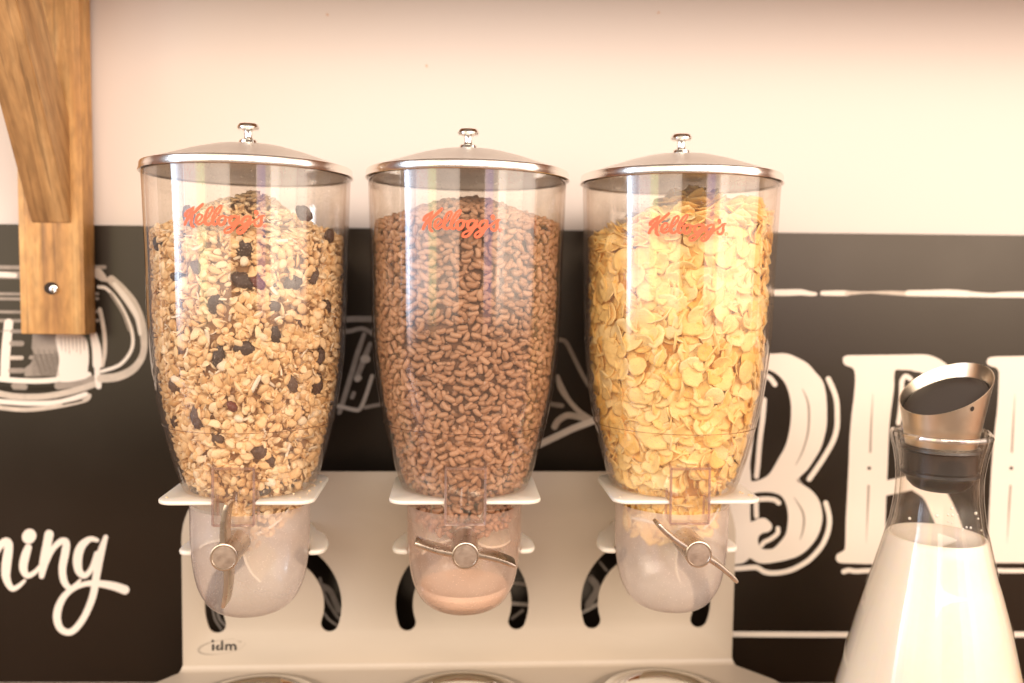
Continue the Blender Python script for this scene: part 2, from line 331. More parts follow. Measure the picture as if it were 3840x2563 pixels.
# letter B
b = MB()
poly(b, [(2610, 1330), (2700, 1329), (2790, 1328), (2888, 1328), (2929, 1326), (2958, 1329), (2993, 1344), (3029, 1365), (3058, 1397), (3084, 1429), (3096, 1470), (3100, 1511), (3101, 1550), (3100, 1593), (3093, 1632), (3078, 1681), (3055, 1722), (3029, 1760), (3011, 1778), (2988, 1802), (2988, 1804), (3017, 1822), (3046, 1843), (3070, 1875), (3081, 1910), (3084, 1945), (3076, 1986), (3058, 2025), (3026, 2063), (2993, 2086), (2949, 2101), (2905, 2110), (2870, 2114), (2841, 2110), (2811, 2092), (2808, 2092), (2791, 2110), (2756, 2117), (2700, 2118), (2610, 2118)], mid)
poly(b, [(2813, 1740), (2819, 1690), (2826, 1637), (2834, 1540), (2840, 1440), (2850, 1400), (2870, 1388), (2891, 1391), (2920, 1409), (2944, 1438), (2958, 1473), (2966, 1517), (2966, 1570), (2958, 1629), (2944, 1676), (2920, 1720), (2902, 1752), (2882, 1781), (2853, 1799), (2826, 1806), (2817, 1803), (2815, 1780)], mid, mi=1)
poly(b, [(2832, 1850), (2850, 1847), (2876, 1846), (2905, 1850), (2932, 1863), (2948, 1893), (2955, 1928), (2954, 1963), (2946, 2004), (2923, 2036), (2900, 2057), (2876, 2061), (2858, 2058), (2844, 2039), (2844, 2016), (2858, 2001), (2882, 1995), (2895, 1981), (2891, 1963), (2870, 1945), (2847, 1945), (2820, 1957), (2814, 1950), (2813, 1893), (2815, 1860)], mid, mi=1)
stroke(b, [(2866, 1500), (2864, 1523), (2859, 1580), (2853, 1623), (2846, 1690), (2842, 1740), (2837, 1787)], mid, 19)
stroke(b, [(2870, 1410), (2888, 1419), (2906, 1442)], mid, 19)
stroke(b, [(490, 455), (560, 450), (620, 450), (700, 462), (752, 500)], z2, 62); stroke(b, [(462, 500), (463, 600), (466, 670)], z2, 62)
stroke(b, [(740, 825), (735, 890), (650, 960), (570, 1000), (535, 1040)], z2, 58)
stroke(b, [(1385, 415), (1450, 560), (1490, 700), (1500, 900), (1490, 1060), (1440, 1220), (1340, 1400), (1230, 1568), (1140, 1695)], z1, 66)
stroke(b, [(1352, 500), (1390, 640), (1398, 760), (1370, 900), (1300, 1050), (1190, 1180), (1080, 1270), (900, 1360), (720, 1395), (580, 1385), (480, 1330), (400, 1325), (190, 1340), (-200, 1345)], z2, 64)
stroke(b, [(1055, 545, 8), (1120, 700, 26), (1138, 880, 30), (1120, 1120, 26), (1050, 1350, 20), (965, 1520, 6)], z1, mi=2)
stroke(b, [(945, 430, 8), (1040, 580, 24), (1074, 700, 28), (1060, 850, 24), (1022, 970, 8)], z2, mi=2)
PR = [M['chalk'], M['board'], M['chalk_grey']]
b.build('letter', PR, board, smooth=False, angle=None, label='large white serif letter B')
# letter R
b = MB()
stroke(b, [(3430, 1362, 62), (3480, 1370, 74), (3530, 1410, 90), (3560, 1480, 100), (3563, 1560, 104), (3545, 1680, 96), (3500, 1760, 80), (3430, 1805, 58), (3300, 1836, 56)], mid)
stroke(b, [(3440, 1810, 70), (3500, 1850, 84), (3550, 1950, 92), (3585, 2060, 92), (3620, 2096, 60)], mid)
poly(b, [(3173, 1335), (3240, 1333), (3320, 1332), (3400, 1331), (3460, 1331), (3470, 1345), (3440, 1385), (3387, 1388), (3360, 1388), (3353, 1410), (3352, 1459), (3336, 1587), (3330, 1715), (3326, 1811), (3323, 1866), (3319, 2000), (3316, 2080), (3330, 2112), (3269, 2116), (3200, 2114), (3148, 2111), (3135, 2095), (3140, 2079), (3161, 2067), (3169, 2051), (3172, 1955), (3177, 1859), (3183, 1732), (3186, 1651), (3194, 1555), (3202, 1491), (3207, 1428), (3204, 1392), (3192, 1378), (3169, 1369), (3161, 1351)], mid)
stroke(b, [(985, 380), (930, 350), (888, 400), (882, 470), (878, 620), (860, 800), (845, 900)], z3, 56)
stroke(b, [(545, 555, 4), (530, 800, 18), (520, 1000, 24), (513, 1240, 26)], z3, mi=2)
stroke(b, [(497, 1432, 40), (503, 1432, 40)], z3, mi=1)
stroke(b, [(493, 385, 26), (485, 600, 22), (465, 1060, 3)], z4, mi=2)
stroke(b, [(200, 1395), (260, 1378), (350, 1390), (500, 1382), (900, 1384)], z4, 56)
b.build('letter', PR, board, smooth=False, angle=None, label='large white serif letter R partly behind the milk carafe')
b = MB()
poly(b, [(3719, 1340), (3800, 1337), (3900, 1336), (3990, 1338), (3990, 1400), (3900, 1402), (3880, 1700), (3880, 1960), (3900, 2050), (3990, 2060), (3990, 2110), (3900, 2112), (3800, 2112), (3722, 2111), (3700, 2104), (3700, 2085), (3712, 2060), (3706, 2019), (3711, 1891), (3719, 1746), (3730, 1619), (3741, 1523), (3746, 1412), (3744, 1392), (3735, 1380), (3706, 1369), (3701, 1355)], mid)
stroke(b, [(2215, 560, 4), (2200, 800, 18), (2190, 1000, 24), (2178, 1240, 26)], z3, mi=2)
stroke(b, [(2168, 1432, 40), (2174, 1432, 40)], z3, mi=1)
stroke(b, [(2162, 385, 26), (2145, 650, 22), (2122, 1060, 3)], z4, mi=2)
stroke(b, [(1990, 1378), (2100, 1384), (2321, 1385), (2800, 1385)], z4, 50)
b.build('letter', PR, board, smooth=False, angle=None, label='white letter stem cut off by the right edge')
# rules
b = MB(); q = lambda x, y, k: wmap(2740+x/2.1355, 840+y/2.1355, k)
stroke(b, [(250, 553, 46), (450, 551, 50), (560, 549, 46), (640, 560, 34), (680, 562, 26)], q); stroke(b, [(735, 556, 36), (850, 556, 42), (935, 556, 40)], q)
stroke(b, [(930, 556, 34), (1100, 550, 14), (1250, 552, 28), (1420, 560, 36)], q, mi=1); stroke(b, [(1420, 556, 44), (1600, 556, 50), (1750, 555, 56), (1900, 562, 50)], q); stroke(b, [(1880, 562, 44), (2080, 572, 34), (2250, 568, 44), (2700, 572, 48)], q)
b.build('chalk_rule', [M['chalk'], M['chalk_mid']], board, smooth=False, angle=None)
b = MB(); stroke(b, [(2560, 2376), (2745, 2379), (3200, 2381), (3840, 2380), (4100, 2380)], mid, 20)
b.build('chalk_rule', [M['chalk'], M['chalk_mid']], board, smooth=False, angle=None)
# script word ending in "ning"
b = MB(); q = zoomed(0, 1850, 2.199)
for S in ([(-90, 700, 50), (-60, 560, 60), (-20, 460, 60), (40, 400, 60), (72, 415, 62), (68, 480, 74), (52, 600, 78), (52, 700, 66), (95, 785, 46), (150, 770, 38), (203, 722, 24)],
          [(232, 450, 60), (205, 530, 72), (192, 620, 68), (225, 680, 48), (290, 650, 38), (350, 580, 30)],
          [(405, 340, 74), (385, 440, 72), (362, 570, 74), (343, 685, 44)], [(375, 590, 40), (430, 470, 44), (500, 400, 52), (545, 405, 56), (540, 480, 66), (515, 620, 62), (530, 730, 56), (580, 785, 42), (630, 750, 30), (662, 716, 20)],
          [(800, 388, 34), (740, 380, 46), (670, 440, 70), (640, 540, 76), (650, 640, 64), (700, 680, 48), (755, 620, 42), (800, 500, 46)],
          [(872, 362, 38), (830, 500, 62), (795, 680, 62), (765, 850, 58), (700, 1010, 54), (620, 1120, 54), (555, 1148, 52), (490, 1105, 58), (470, 1000, 64), (510, 880, 56), (590, 795, 46), (700, 750, 42), (800, 745, 54), (930, 765, 66), (1030, 798, 74)]):
    stroke(b, S, q, n=9)
stroke(b, [(236, 362, 112), (244, 350, 112)], q)
b.build('script_lettering', M['chalk'], board, smooth=False, angle=None, label='white handwritten word ending in ning')
# mug drawing
b = MB(); q = zoomed(0, 980, 2.7036)
poly(b, [(330, 740), (560, 740), (590, 1000), (590, 1165), (250, 1170), (240, 1095), (310, 1040), (330, 1000), (290, 990), (300, 960), (340, 950), (320, 880)], q, mi=1, smooth=False)
for y, wd, x1, mi in ((62, 40, 1060, 1), (140, 74, 960, 1), (330, 30, 990, 1), (380, 30, 990, 1), (513, 30, 990, 1), (602, 34, 990, 1)): stroke(b, [(-80, y), (300, y+4), (x1, y)], q, wd, mi=mi)
stroke(b, [(-60, 135), (60, 138), (150, 145)], q, 50)
for P_, wd, mi in (([(88, 630), (80, 700), (70, 800), (60, 900), (52, 1050), (50, 1170)], 92, 0), ([(120, 712), (240, 712)], 36, 1), ([(120, 835), (220, 835)], 54, 1), ([(110, 980), (220, 980)], 40, 2), ([(110, 1110), (220, 1110)], 52, 1),
                   ([(1012, 490), (1040, 620), (1062, 780), (1060, 940), (1035, 1060)], 42, 2), ([(-40, 1190), (200, 1212), (500, 1210), (900, 1150)], 52, 0),
                   ([(590, 1262), (800, 1235), (960, 1195)], 80, 1), ([(-40, 1335), (150, 1372), (450, 1372), (750, 1315), (985, 1235), (1010, 1200)], 62, 2), ([(-40, 1420), (300, 1442), (600, 1428), (870, 1350)], 50, 0),
                   ([(-40, 1480), (250, 1506), (550, 1476), (850, 1412), (905, 1365)], 44, 2), ([(140, 1270), (250, 1275)], 60, 1), ([(985, 1080), (988, 1180), (1000, 1270)], 56, 0),
                   ([(990, 120, 100), (1040, 165, 80), (1075, 190, 40)], None, 2),
                   ([(1130, 190, 90), (1230, 290, 100), (1340, 430, 110), (1420, 590, 90), (1455, 740, 76), (1458, 900, 66), (1420, 1010, 70), (1330, 1110, 80), (1180, 1175, 84), (1020, 1190, 80)], None, 2),
                   ([(1160, 230, 40), (1290, 400, 56), (1385, 560, 46), (1420, 740, 30)], None, 0),
                   ([(1000, 262), (1080, 280), (1190, 400), (1280, 560), (1338, 720), (1345, 850), (1300, 960), (1200, 1060), (1030, 1118)], 34, 0), ([(1120, 330), (1240, 520), (1310, 700)], 26, 1)):
    stroke(b, P_, q, wd, mi=mi)
poly(b, [(565, 750), (700, 740), (860, 770), (900, 950), (890, 1100), (870, 1190), (590, 1215), (600, 1000)], q, mi=0)
stroke(b, [(945, 740, 70), (980, 900, 90), (985, 1050, 90)], q, mi=0)
for i in range(7): stroke(b, [(620+i*38, 770), (628+i*38, 900+20*(i % 3))], q, 8, mi=1, n=3)
for i in range(8): stroke(b, [(330, 960+i*28), (585, 950+i*28)], q, 5, mi=3, n=3)
for i in range(9): stroke(b, [(330+i*28, 900+ (i%2)*40), (420+i*22, 1165)], q, 4, mi=3, n=3)
for P_ in ([(290, 1300), (540, 1290)], [(10, 1290), (110, 1290)], [(110, 1465), (170, 1470)], [(640, 1450), (830, 1410)]): stroke(b, P_, q, 34 if P_[0][1] < 1400 else 18, mi=3)
for x in (60, 52): stroke(b, [(x-50, 710), (x+30, 705)], q, 8, mi=1)
b.build('mug_drawing', [M['chalk'], M['chalk_grey'], M['chalk_mid'], M['board']], board, smooth=False, angle=None, label='white chalk style drawing of a beer mug with a handle')
# drawings between the dispensers
b = MB(); q = zoomed(1260, 1140, 3.133)
for P_, wd, mi in (([(0, 195), (150, 182), (300, 178), (520, 182)], 70, 1), ([(20, 330), (150, 322), (300, 292), (400, 332), (520, 420)], 52, 1), ([(330, 360, 50), (260, 560, 60), (200, 760, 60), (110, 1060, 60), (40, 1280, 50)], None, 1), ([(400, 470, 50), (330, 650, 70), (240, 880, 60)], None, 1),
                   ([(330, 650), (360, 650)], 90, 2), ([(250, 885), (268, 870)], 70, 2), ([(190, 1100), (210, 1050)], 50, 1), ([(20, 1200), (90, 1215), (200, 1242), (280, 1235), (350, 1080), (425, 850)], 46, 2), ([(340, 1218), (490, 1188), (600, 1180)], 42, 1)):
    stroke(b, P_, q, wd, mi=mi)
b.build('food_drawing', [M['chalk'], M['chalk_grey'], M['chalk_mid']], board, smooth=False, angle=None, label='grey sketched food drawing between the left and middle dispensers')
b = MB(); q = zoomed(2000, 1240, 3.266)
for P_, wd, mi in (([(200, 110), (340, 115), (410, 160), (500, 340), (610, 560), (700, 700)], 52, 1), ([(300, 560, 40), (340, 700, 80), (440, 860, 60), (560, 990, 60), (700, 1080, 50)], None, 2), ([(230, 905), (350, 922)], 58, 1),
                   ([(260, 1180), (310, 1100), (420, 1040), (560, 1060), (660, 1090)], 76, 2), ([(40, 1410), (90, 1390), (300, 1290), (500, 1195), (720, 1112), (850, 1050)], 80, 0)):
    stroke(b, P_, q, wd, mi=mi)
b.build('food_drawing', [M['chalk'], M['chalk_grey'], M['chalk_mid']], board, smooth=False, angle=None, label='white and grey sketched food drawing between the middle and right dispensers')
for nm_, grp in (('left slot of the left arch', [([(795, 2260), (805, 2320), (830, 2360)], 8, 1), ([(812, 2270), (822, 2320), (848, 2350)], 10, 1)]), ('right slot of the left arch', [([(1200, 2170), (1216, 2230), (1262, 2310), (1290, 2330)], 12, 1), ([(1212, 2200), (1240, 2220), (1270, 2290)], 22, 1), ([(1195, 2270), (1230, 2320), (1262, 2345)], 9, 2)]),
                 ('right slot of the middle arch', [([(1890, 2180), (1990, 2196)], 14, 2), ([(1900, 2262), (1990, 2270)], 14, 2), ([(1920, 2320), (1960, 2290)], 12, 1)]), ('left slot of the right arch', [([(2180, 2300), (2250, 2262)], 14, 2), ([(2250, 2110), (2275, 2140)], 10, 1), ([(2215, 2170), (2240, 2210), (2205, 2270)], 26, 1)])):
    b = MB()
    for P_, wd, mi in grp: stroke(b, P_, mid, wd, mi=mi)
    o = b.build('sketch_line', [M['chalk'], M['chalk_grey'], M['chalk_mid']], board, smooth=False, angle=None, label='sketch lines showing through the '+nm_); o['kind'] = 'stuff'

# ------------------------------------------------------------------ shelf bracket on the left and the shelf above
br = empty('shelf_bracket', wall_pt(-.46, 0, 0), label='oak shelf bracket with a slanted strut on the wall at the far left', cat='shelf bracket')
E0 = .028
pR = onW(367, 1253); sR = (pR-[0, WY, 0])@WT+.0008; zb = float(pR[2])+.001
pL = onW2(78, 1256, E0); sL = (pL-[0, WY, 0])@WT
V = [wall_pt(s, z, o) for z in (zb, .30) for o in (.001+BT, E0) for s in (sL, sR)]
bevel_box('post', V, M['oak'], br, off=.0012)
# mortised strut
a = onW2(120, 835, E0); c = onW2(267, 835, E0); zs_ = float(a[2]); sa, sc_ = (a-[0, WY, 0])@WT, (c-[0, WY, 0])@WT
slope = 2.0; Ls = .20
pts = [(E0-.012, zs_), (E0+.001, zs_), (E0+Ls, zs_+Ls*slope), (E0+Ls, zs_+Ls*slope+.085), (E0-.012, zs_+.07)]
mb = MB(); V = [wall_pt(sa, z, o) for o, z in pts]+[wall_pt(sc_, z, o) for o, z in pts]
mb.add(V, [(0, 1, 2, 3, 4), (9, 8, 7, 6, 5)]+[(i, (i+1) % 5+0, (i+1) % 5+5, i+5) for i in range(5)])
bm = bmesh.new(); me = mb.mesh('strut', False); bm.from_mesh(me); bmesh.ops.recalc_face_normals(bm, faces=bm.faces[:]); bmesh.ops.bevel(bm, geom=bm.edges[:], offset=.0007, segments=2, affect='EDGES'); bm.to_mesh(me); bm.free()
me.materials.append(M['oak_strut_shaded']); link('strut', me, br)
# flat dark disc painting the shade of the screw recess, and the screw
sc0 = onW2(192, 1082, E0+.0004)
mb = MB()
A = np.array(sc0); K = 28
V = [A]+[A+WT*.0064*math.cos(2*PI*i/K)+np.array([0, 0, .0056*math.sin(2*PI*i/K)]) for i in range(K)]
mb.add(V, [(0, 1+i, 1+(i+1) % K) for i in range(K)]); hole = mb.build('screw_hole', M['dark'], br, smooth=False, angle=None)
mb = MB(); A = sc0+WT*.0027+np.array([0, 0, -.001])
for j, (r_, o_) in enumerate(((.0001, .0016), (.0012, .0010), (.0022, .0018), (.0034, .0015), (.0038, .0003))):
    mb.v.extend([tuple(A+WN*o_+WT*r_*math.cos(2*PI*i/K)+np.array([0, 0, r_*math.sin(2*PI*i/K)])) for i in range(K)])
for j in range(4):
    for i in range(K): mb.f.append((j*K+i, j*K+(i+1) % K, (j+1)*K+(i+1) % K, (j+1)*K+i)); mb.mi.append(0)
mb.build('screw', M['chrome'], br)
V = [wall_pt(s, z, o) for z in (.222, .25) for o in (.002, .20) for s in (-1.3, 1.3)]
bevel_box('shelf', V, M['counter'], off=.002, label='wooden wall shelf just above the picture carried by the oak bracket', cat='shelf')

# ------------------------------------------------------------------ the dispenser stand
SP = .1697; PY = .085; ZF = -.4319; ZT = -.2506
stand = empty('dispenser_stand', (0, PY, ZF), label='white metal triple dispenser stand with curved slots and a small black logo', cat='dispenser stand')
def arc(cx, cz, r, a0, a1, n): return [(cx+r*math.cos(a0+(a1-a0)*i/n), cz+r*math.sin(a0+(a1-a0)*i/n)) for i in range(n+1)]
xl, xr, rc = -.2503, .2523, .062
outl = [(xl, ZF+.004), (xr, ZF+.004)]+arc(xr-rc, ZT-rc, rc, 0, PI/2, 14)+arc(xl+rc, ZT-rc, rc, PI/2, PI, 14)
holes = []
zc_, R0, hw = -.3725, .0528, .0078
for i in (-1, 0, 1):
    cx = i*SP
    for sg in (1, -1):
        a0, a1 = math.radians(-19), math.radians(60)
        outer = [(cx+sg*(R0+hw)*math.cos(a0+(a1-a0)*k/16), zc_+(R0+hw)*math.sin(a0+(a1-a0)*k/16)) for k in range(17)]
        inner = [(cx+sg*(R0-hw)*math.cos(a1+(a0-a1)*k/16), zc_+(R0-hw)*math.sin(a1+(a0-a1)*k/16)) for k in range(17)]
        e1 = [(cx+sg*(R0*math.cos(a1)+hw*math.cos(a1+PI*k/8)), zc_+R0*math.sin(a1)+hw*math.sin(a1+PI*k/8)) for k in range(1, 8)]
        e0 = [(cx+sg*(R0*math.cos(a0)+hw*math.cos(a0+PI+PI*k/8)), zc_+R0*math.sin(a0)+hw*math.sin(a0+PI+PI*k/8)) for k in range(1, 8)]
        h = outer+e1+inner+e0; holes.append(h)
mb = slab(MB(), outl, 0, .0022, holes, .0005)
mb.v = [(x, PY+.0022-z, y) for x, y, z in mb.v]; mb.f = [tuple(reversed(f)) for f in mb.f]
panel = mb.build('back_panel', M['white_metal'], stand, angle=math.radians(30))
# logo on the panel: italic letters on a pale ellipse
b = MB(); lm = lambda x, y, k: onY(700+x/9.035, 2360+y/9.035, PY-.0002-k*4e-8)
E_ = [(1190+790*math.cos(t), 600-235*math.sin(t)-115*math.cos(t)) for t in np.linspace(0, 2*PI, 40)[:-1]]
for i in range(28): pass
stroke(b, [E_[i] + ((10 + 60*max(0, -math.cos(2*PI*i/39))**1.2),) for i in list(range(6, 39))+[0, 1]], lm, n=2, mi=1)
for S in ([(895, 545, 85), (895, 690, 85)], [(880, 400, 85), (885, 412, 85)], [(1090, 560, 60), (1030, 600, 80), (1035, 670, 80), (1100, 690, 50), (1190, 640, 50)], [(1200, 420, 75), (1200, 690, 70)],
          [(1335, 540, 70), (1335, 690, 70)], [(1340, 560, 60), (1440, 530, 60), (1490, 570, 72), (1495, 690, 74)], [(1500, 560, 56), (1590, 525, 60), (1650, 580, 74), (1655, 690, 76)]): stroke(b, S, lm)
stroke(b, [(1720, 400, 22), (1760, 400, 22)], lm, n=2, mi=1); stroke(b, [(1790, 450, 18), (1790, 400, 18), (1815, 440, 18), (1845, 400, 18), (1845, 450, 18)], lm, n=2, mi=1)
b.build('logo', [M['print_black'], M['grey_ring']], panel, smooth=False, angle=None, label='black lettering idm on a thin grey ellipse')
# foot tray: bends forward at the bottom with a rounded fold, and flares outwards
mb = MB(); rf = .005; prof = [(PY, ZF+.004)]
for k in range(7): a = PI*k/12; prof.append((PY-rf+rf*math.cos(a), ZF+rf-rf*math.sin(a)-.001+.0))
V = []; F = []
rows = [(PY, ZF+.004, xl, xr)]+[(PY-rf+rf*math.cos(a), ZF+rf-rf*math.sin(a), xl-.0004*i, xr+.0004*i) for i, a in enumerate(np.linspace(0, PI/2, 7))]+[(PY-.035, ZF-.0002, xl-.026, xr+.028), (PY-.05, ZF-.0004, xl-.032, xr+.034), (-.20, ZF-.0006, xl-.034, xr+.036)]
for y, z, x0, x1 in rows: V += [(x0, y, z), (x1, y, z), (x0, y+.001, z-.0022), (x1, y+.001, z-.0022)]
for i in range(len(rows)-1):
    a, b_ = 4*i, 4*i+4; F += [(a, b_, b_+1, a+1), (a+2, a+3, b_+3, b_+2), (a, a+2, b_+2, b_), (a+1, b_+1, b_+3, a+3)]
n_ = len(V); F.append((n_-4, n_-2, n_-1, n_-3)); mb.add(V, F); mb.build('foot_tray', M['tray'], stand, angle=math.radians(40))
mb = MB(); box(mb, xl-.02, xr+.02, -.19, PY-.05, ZC+.0005, ZF-.003); mb.build('base_block', M['tray'], stand, smooth=False, angle=None)
ZP = -.2425
for i in (-1, 0, 1):
    cx = i*SP
    hw_ = .0575
    o1 = []
    def rr(x, y, r, a0, a1, n=7): return [(cx+x+r*math.cos(a0+(a1-a0)*k/n), y+r*math.sin(a0+(a1-a0)*k/n)) for k in range(n+1)]
    gap = .0155
    # horseshoe plate: open at the front for the outlet chute
    rin = .0452
    ag = math.asin(gap/rin)
    outline = [(cx+gap, -.0535)]+rr(hw_-.012, -.0535+.012, .012, -PI/2, 0)+rr(hw_-.016, .024-.0, .016, 0, PI/2, 8)+[(cx+.03, .045), (cx+.03, PY-.0003), (cx-.03, PY-.0003), (cx-.03, .045)]+rr(-hw_+.016, .024, .016, PI/2, PI, 8)+rr(-hw_+.012, -.0535+.012, .012, PI, 1.5*PI)+[(cx-gap, -.0535)]
    inner = [(cx+rin*math.cos(t), rin*math.sin(t)) for t in np.linspace(-PI/2-ag, -PI/2-ag-(2*PI-2*ag), 48)]
    mb = slab(MB(), outline+inner, ZP-.0032, ZP, (), .0011); mb.build('holder_plate', M['bracket'], stand, angle=math.radians(50))
    zl = -.2955
    o2 = [(cx+.0478, -.002), (cx+.0510, -.0018), (cx+.0540, -.0006), (cx+.0565, .0020), (cx+.0580, .0060), (cx+.0585, .0120), (cx+.0580, .0220), (cx+.0565, .030), (cx+.052, .046), (cx+.043, .060), (cx+.034, PY-.0003), (cx-.034, PY-.0003), (cx-.043, .060), (cx-.052, .046), (cx-.0565, .030), (cx-.0580, .0220), (cx-.0585, .0120), (cx-.0580, .0060), (cx-.0565, .0020), (cx-.0540, -.0006), (cx-.0510, -.0018), (cx-.0478, -.002)]
    r2 = .0458; yq = -.002; xq = math.sqrt(r2*r2-yq*yq); aq = math.atan2(yq, -xq)
    arcp = [(cx+r2*math.cos(t), r2*math.sin(t)) for t in np.linspace(PI+.044, -.044, 30)]
    mb = slab(MB(), o2+arcp, zl-.0042, zl, (), .0016); mb.build('lower_bracket', M['bracket'], stand, angle=math.radians(50))
# steel drip cups
for i, t_ in ((-1, 'left'), (0, 'middle'), (1, 'right')):
    cup = empty('drip_cup', (i*SP, .005, ZF), label='round drip cup with a steel bowl under the %s cereal dispenser' % t_, cat='drip cup', group='drip cups on the foot of the stand')
    lathe([(.0665, .0002), (.0665, .0030), (.0655, .0036), (.0565, .0036), (.056, .0028), (.056, .0004)], 72, (i*SP, .005, ZF)).build('lip_shade_ring', M['grey_ring'], cup)  # raised grey ring standing in for the shaded lip around the bowl
    lathe([(.0558, .0005), (.0558, .0062), (.0550, .0068), (.0535, .0066), (.048, .0020), (.030, .0012), (.0001, .0012)], 72, (i*SP, .005, ZF)).build('bowl', M['chrome'], cup)

# ------------------------------------------------------------------ hopper profile from the middle dispenser
def prof_from(data, px=1745):
    out = []
    for py, wd in data:
        p = onY(px, py, 0); d = (p-CAM)@cf; tn = wd/2/FPX; out.append((d*tn/math.sqrt(1+tn*tn), float(p[2])))
    return out
PH = [(.0784, .0035)]+[q_ for q_ in prof_from([(690, 745), (850, 731), (1000, 719), (1120, 714), (1223, 706), (1340, 689), (1446, 663), (1520, 638), (1580, 610), (1640, 581), (1700, 549), (1750, 519), (1800, 484), (1840, 446), (1868, 426)])]
PC = prof_from([(1878, 430), (1950, 428), (2020, 426), (2080, 415), (2130, 400), (2175, 378), (2215, 342), (2245, 296), (2265, 236), (2276, 160), (2280, 90), (2281, 2)])
PHs = [tuple(s) for s in spline(PH, 5)]; PCs = [tuple(s) for s in spline(PC, 4)]
_zz = np.array([p[1] for p in PHs[::-1]]); _rr = np.array([p[0] for p in PHs[::-1]])
def Rout(z): return np.interp(z, _zz, _rr)
_zc = np.array([p[1] for p in PCs[::-1]]); _rc = np.array([p[0] for p in PCs[::-1]])
def Rch(z): return np.interp(z, _zc, _rc)
def Rin(z): return np.where(z > -.2425, Rout(z)-.0030, np.minimum(Rch(z)-.0026, .041))
ZS = -.1905

# "Kellogg's" script, traced as brush strokes in its own units
KEL = [[(425, 215, 16), (340, 280, 62), (250, 335, 80), (185, 400, 88), (172, 440, 60)], [(175, 445, 40), (250, 440, 46), (320, 385, 54), (390, 290, 56), (428, 222, 16)],
       [(335, 375, 70), (270, 470, 84), (200, 560, 84), (160, 640, 78)], [(645, 165, 66), (560, 240, 80), (470, 320, 66), (400, 385, 56)], [(385, 385, 66), (352, 480, 84), (338, 580, 84), (352, 655, 84), (400, 700, 62)],
       [(432, 600, 26), (520, 570, 42), (600, 500, 48), (625, 440, 52), (590, 408, 48), (530, 420, 58), (480, 490, 68), (472, 570, 74), (520, 632, 66), (590, 622, 52), (660, 560, 44)],
       [(660, 560, 46), (760, 480, 46), (850, 350, 58), (885, 260, 56), (850, 232, 48), (780, 280, 60), (720, 400, 72), (688, 520, 84), (710, 612, 84), (780, 640, 66), (860, 580, 50)],
       [(860, 580, 46), (960, 450, 46), (1060, 310, 54), (1100, 220, 46), (1070, 196, 44), (990, 270, 58), (920, 390, 68), (882, 510, 84), (882, 600, 82), (930, 640, 60), (985, 600, 36)],
       [(1130, 432, 48), (1040, 480, 74), (1012, 570, 84), (1060, 648, 68), (1140, 610, 72), (1180, 520, 62), (1160, 450, 52), (1120, 436, 48)], [(1170, 450, 46), (1240, 470, 42), (1320, 442, 42)],
       [(1440, 440, 58), (1350, 440, 58), (1285, 520, 72), (1285, 600, 68), (1340, 620, 62), (1420, 560, 62), (1470, 470, 58)],
       [(1500, 440, 56), (1470, 560, 72), (1400, 660, 68), (1300, 790, 62), (1210, 830, 56), (1160, 810, 56), (1180, 740, 52), (1270, 690, 48), (1380, 650, 48), (1500, 580, 48), (1560, 540, 42)],
       [(1700, 430, 62), (1620, 460, 62), (1562, 540, 68), (1572, 618, 58), (1640, 610, 58), (1710, 540, 58), (1745, 460, 58)],
       [(1750, 440, 58), (1730, 560, 82), (1660, 680, 82), (1570, 800, 76), (1490, 832, 62), (1455, 800, 58), (1480, 740, 52), (1580, 680, 58), (1700, 620, 58), (1800, 560, 48), (1880, 500, 46)],
       [(1850, 540, 42), (1930, 470, 48), (2000, 412, 46), (2070, 404, 44)], [(2025, 420, 56), (2002, 500, 74), (2000, 590, 78), (1940, 658, 64), (1870, 640, 62), (1848, 590, 46)],
       [(1888, 332, 104), (1896, 338, 104)], [(1925, 365, 44), (1905, 392, 32), (1862, 406, 14)]]
REG = [(2085+40*math.cos(t), 645+40*math.sin(t)) for t in np.linspace(0, 2*PI, 13)]

# ------------------------------------------------------------------ cereal pieces
def fin(v, f): return np.array(v, float), f
def bean(L, Wd, T, bend, ns=7, nr=7):
    V = []; F = []
    for i in range(1, ns):
        u = i/ns; a = PI*u; x = -math.cos(a)*L/2; rad = math.sin(a)**.62
        for j in range(nr):
            b_ = 2*PI*j/nr; V.append((x, Wd/2*rad*math.cos(b_)*(1+.05*math.sin(3*u*PI))+bend*(x*x/(L*L/4)-.4), T/2*rad*math.sin(b_)))
    n = ns-1; V.append((-L/2, bend*.6, 0)); V.append((L/2, bend*.6, 0)); a, b_ = len(V)-2, len(V)-1
    for i in range(n-1):
        for j in range(nr): F.append((i*nr+j, i*nr+(j+1) % nr, (i+1)*nr+(j+1) % nr, (i+1)*nr+j))
    for j in range(nr): F.append((a, (j+1) % nr, j)); F.append((b_, (n-1)*nr+j, (n-1)*nr+(j+1) % nr))
    return fin(V, F)
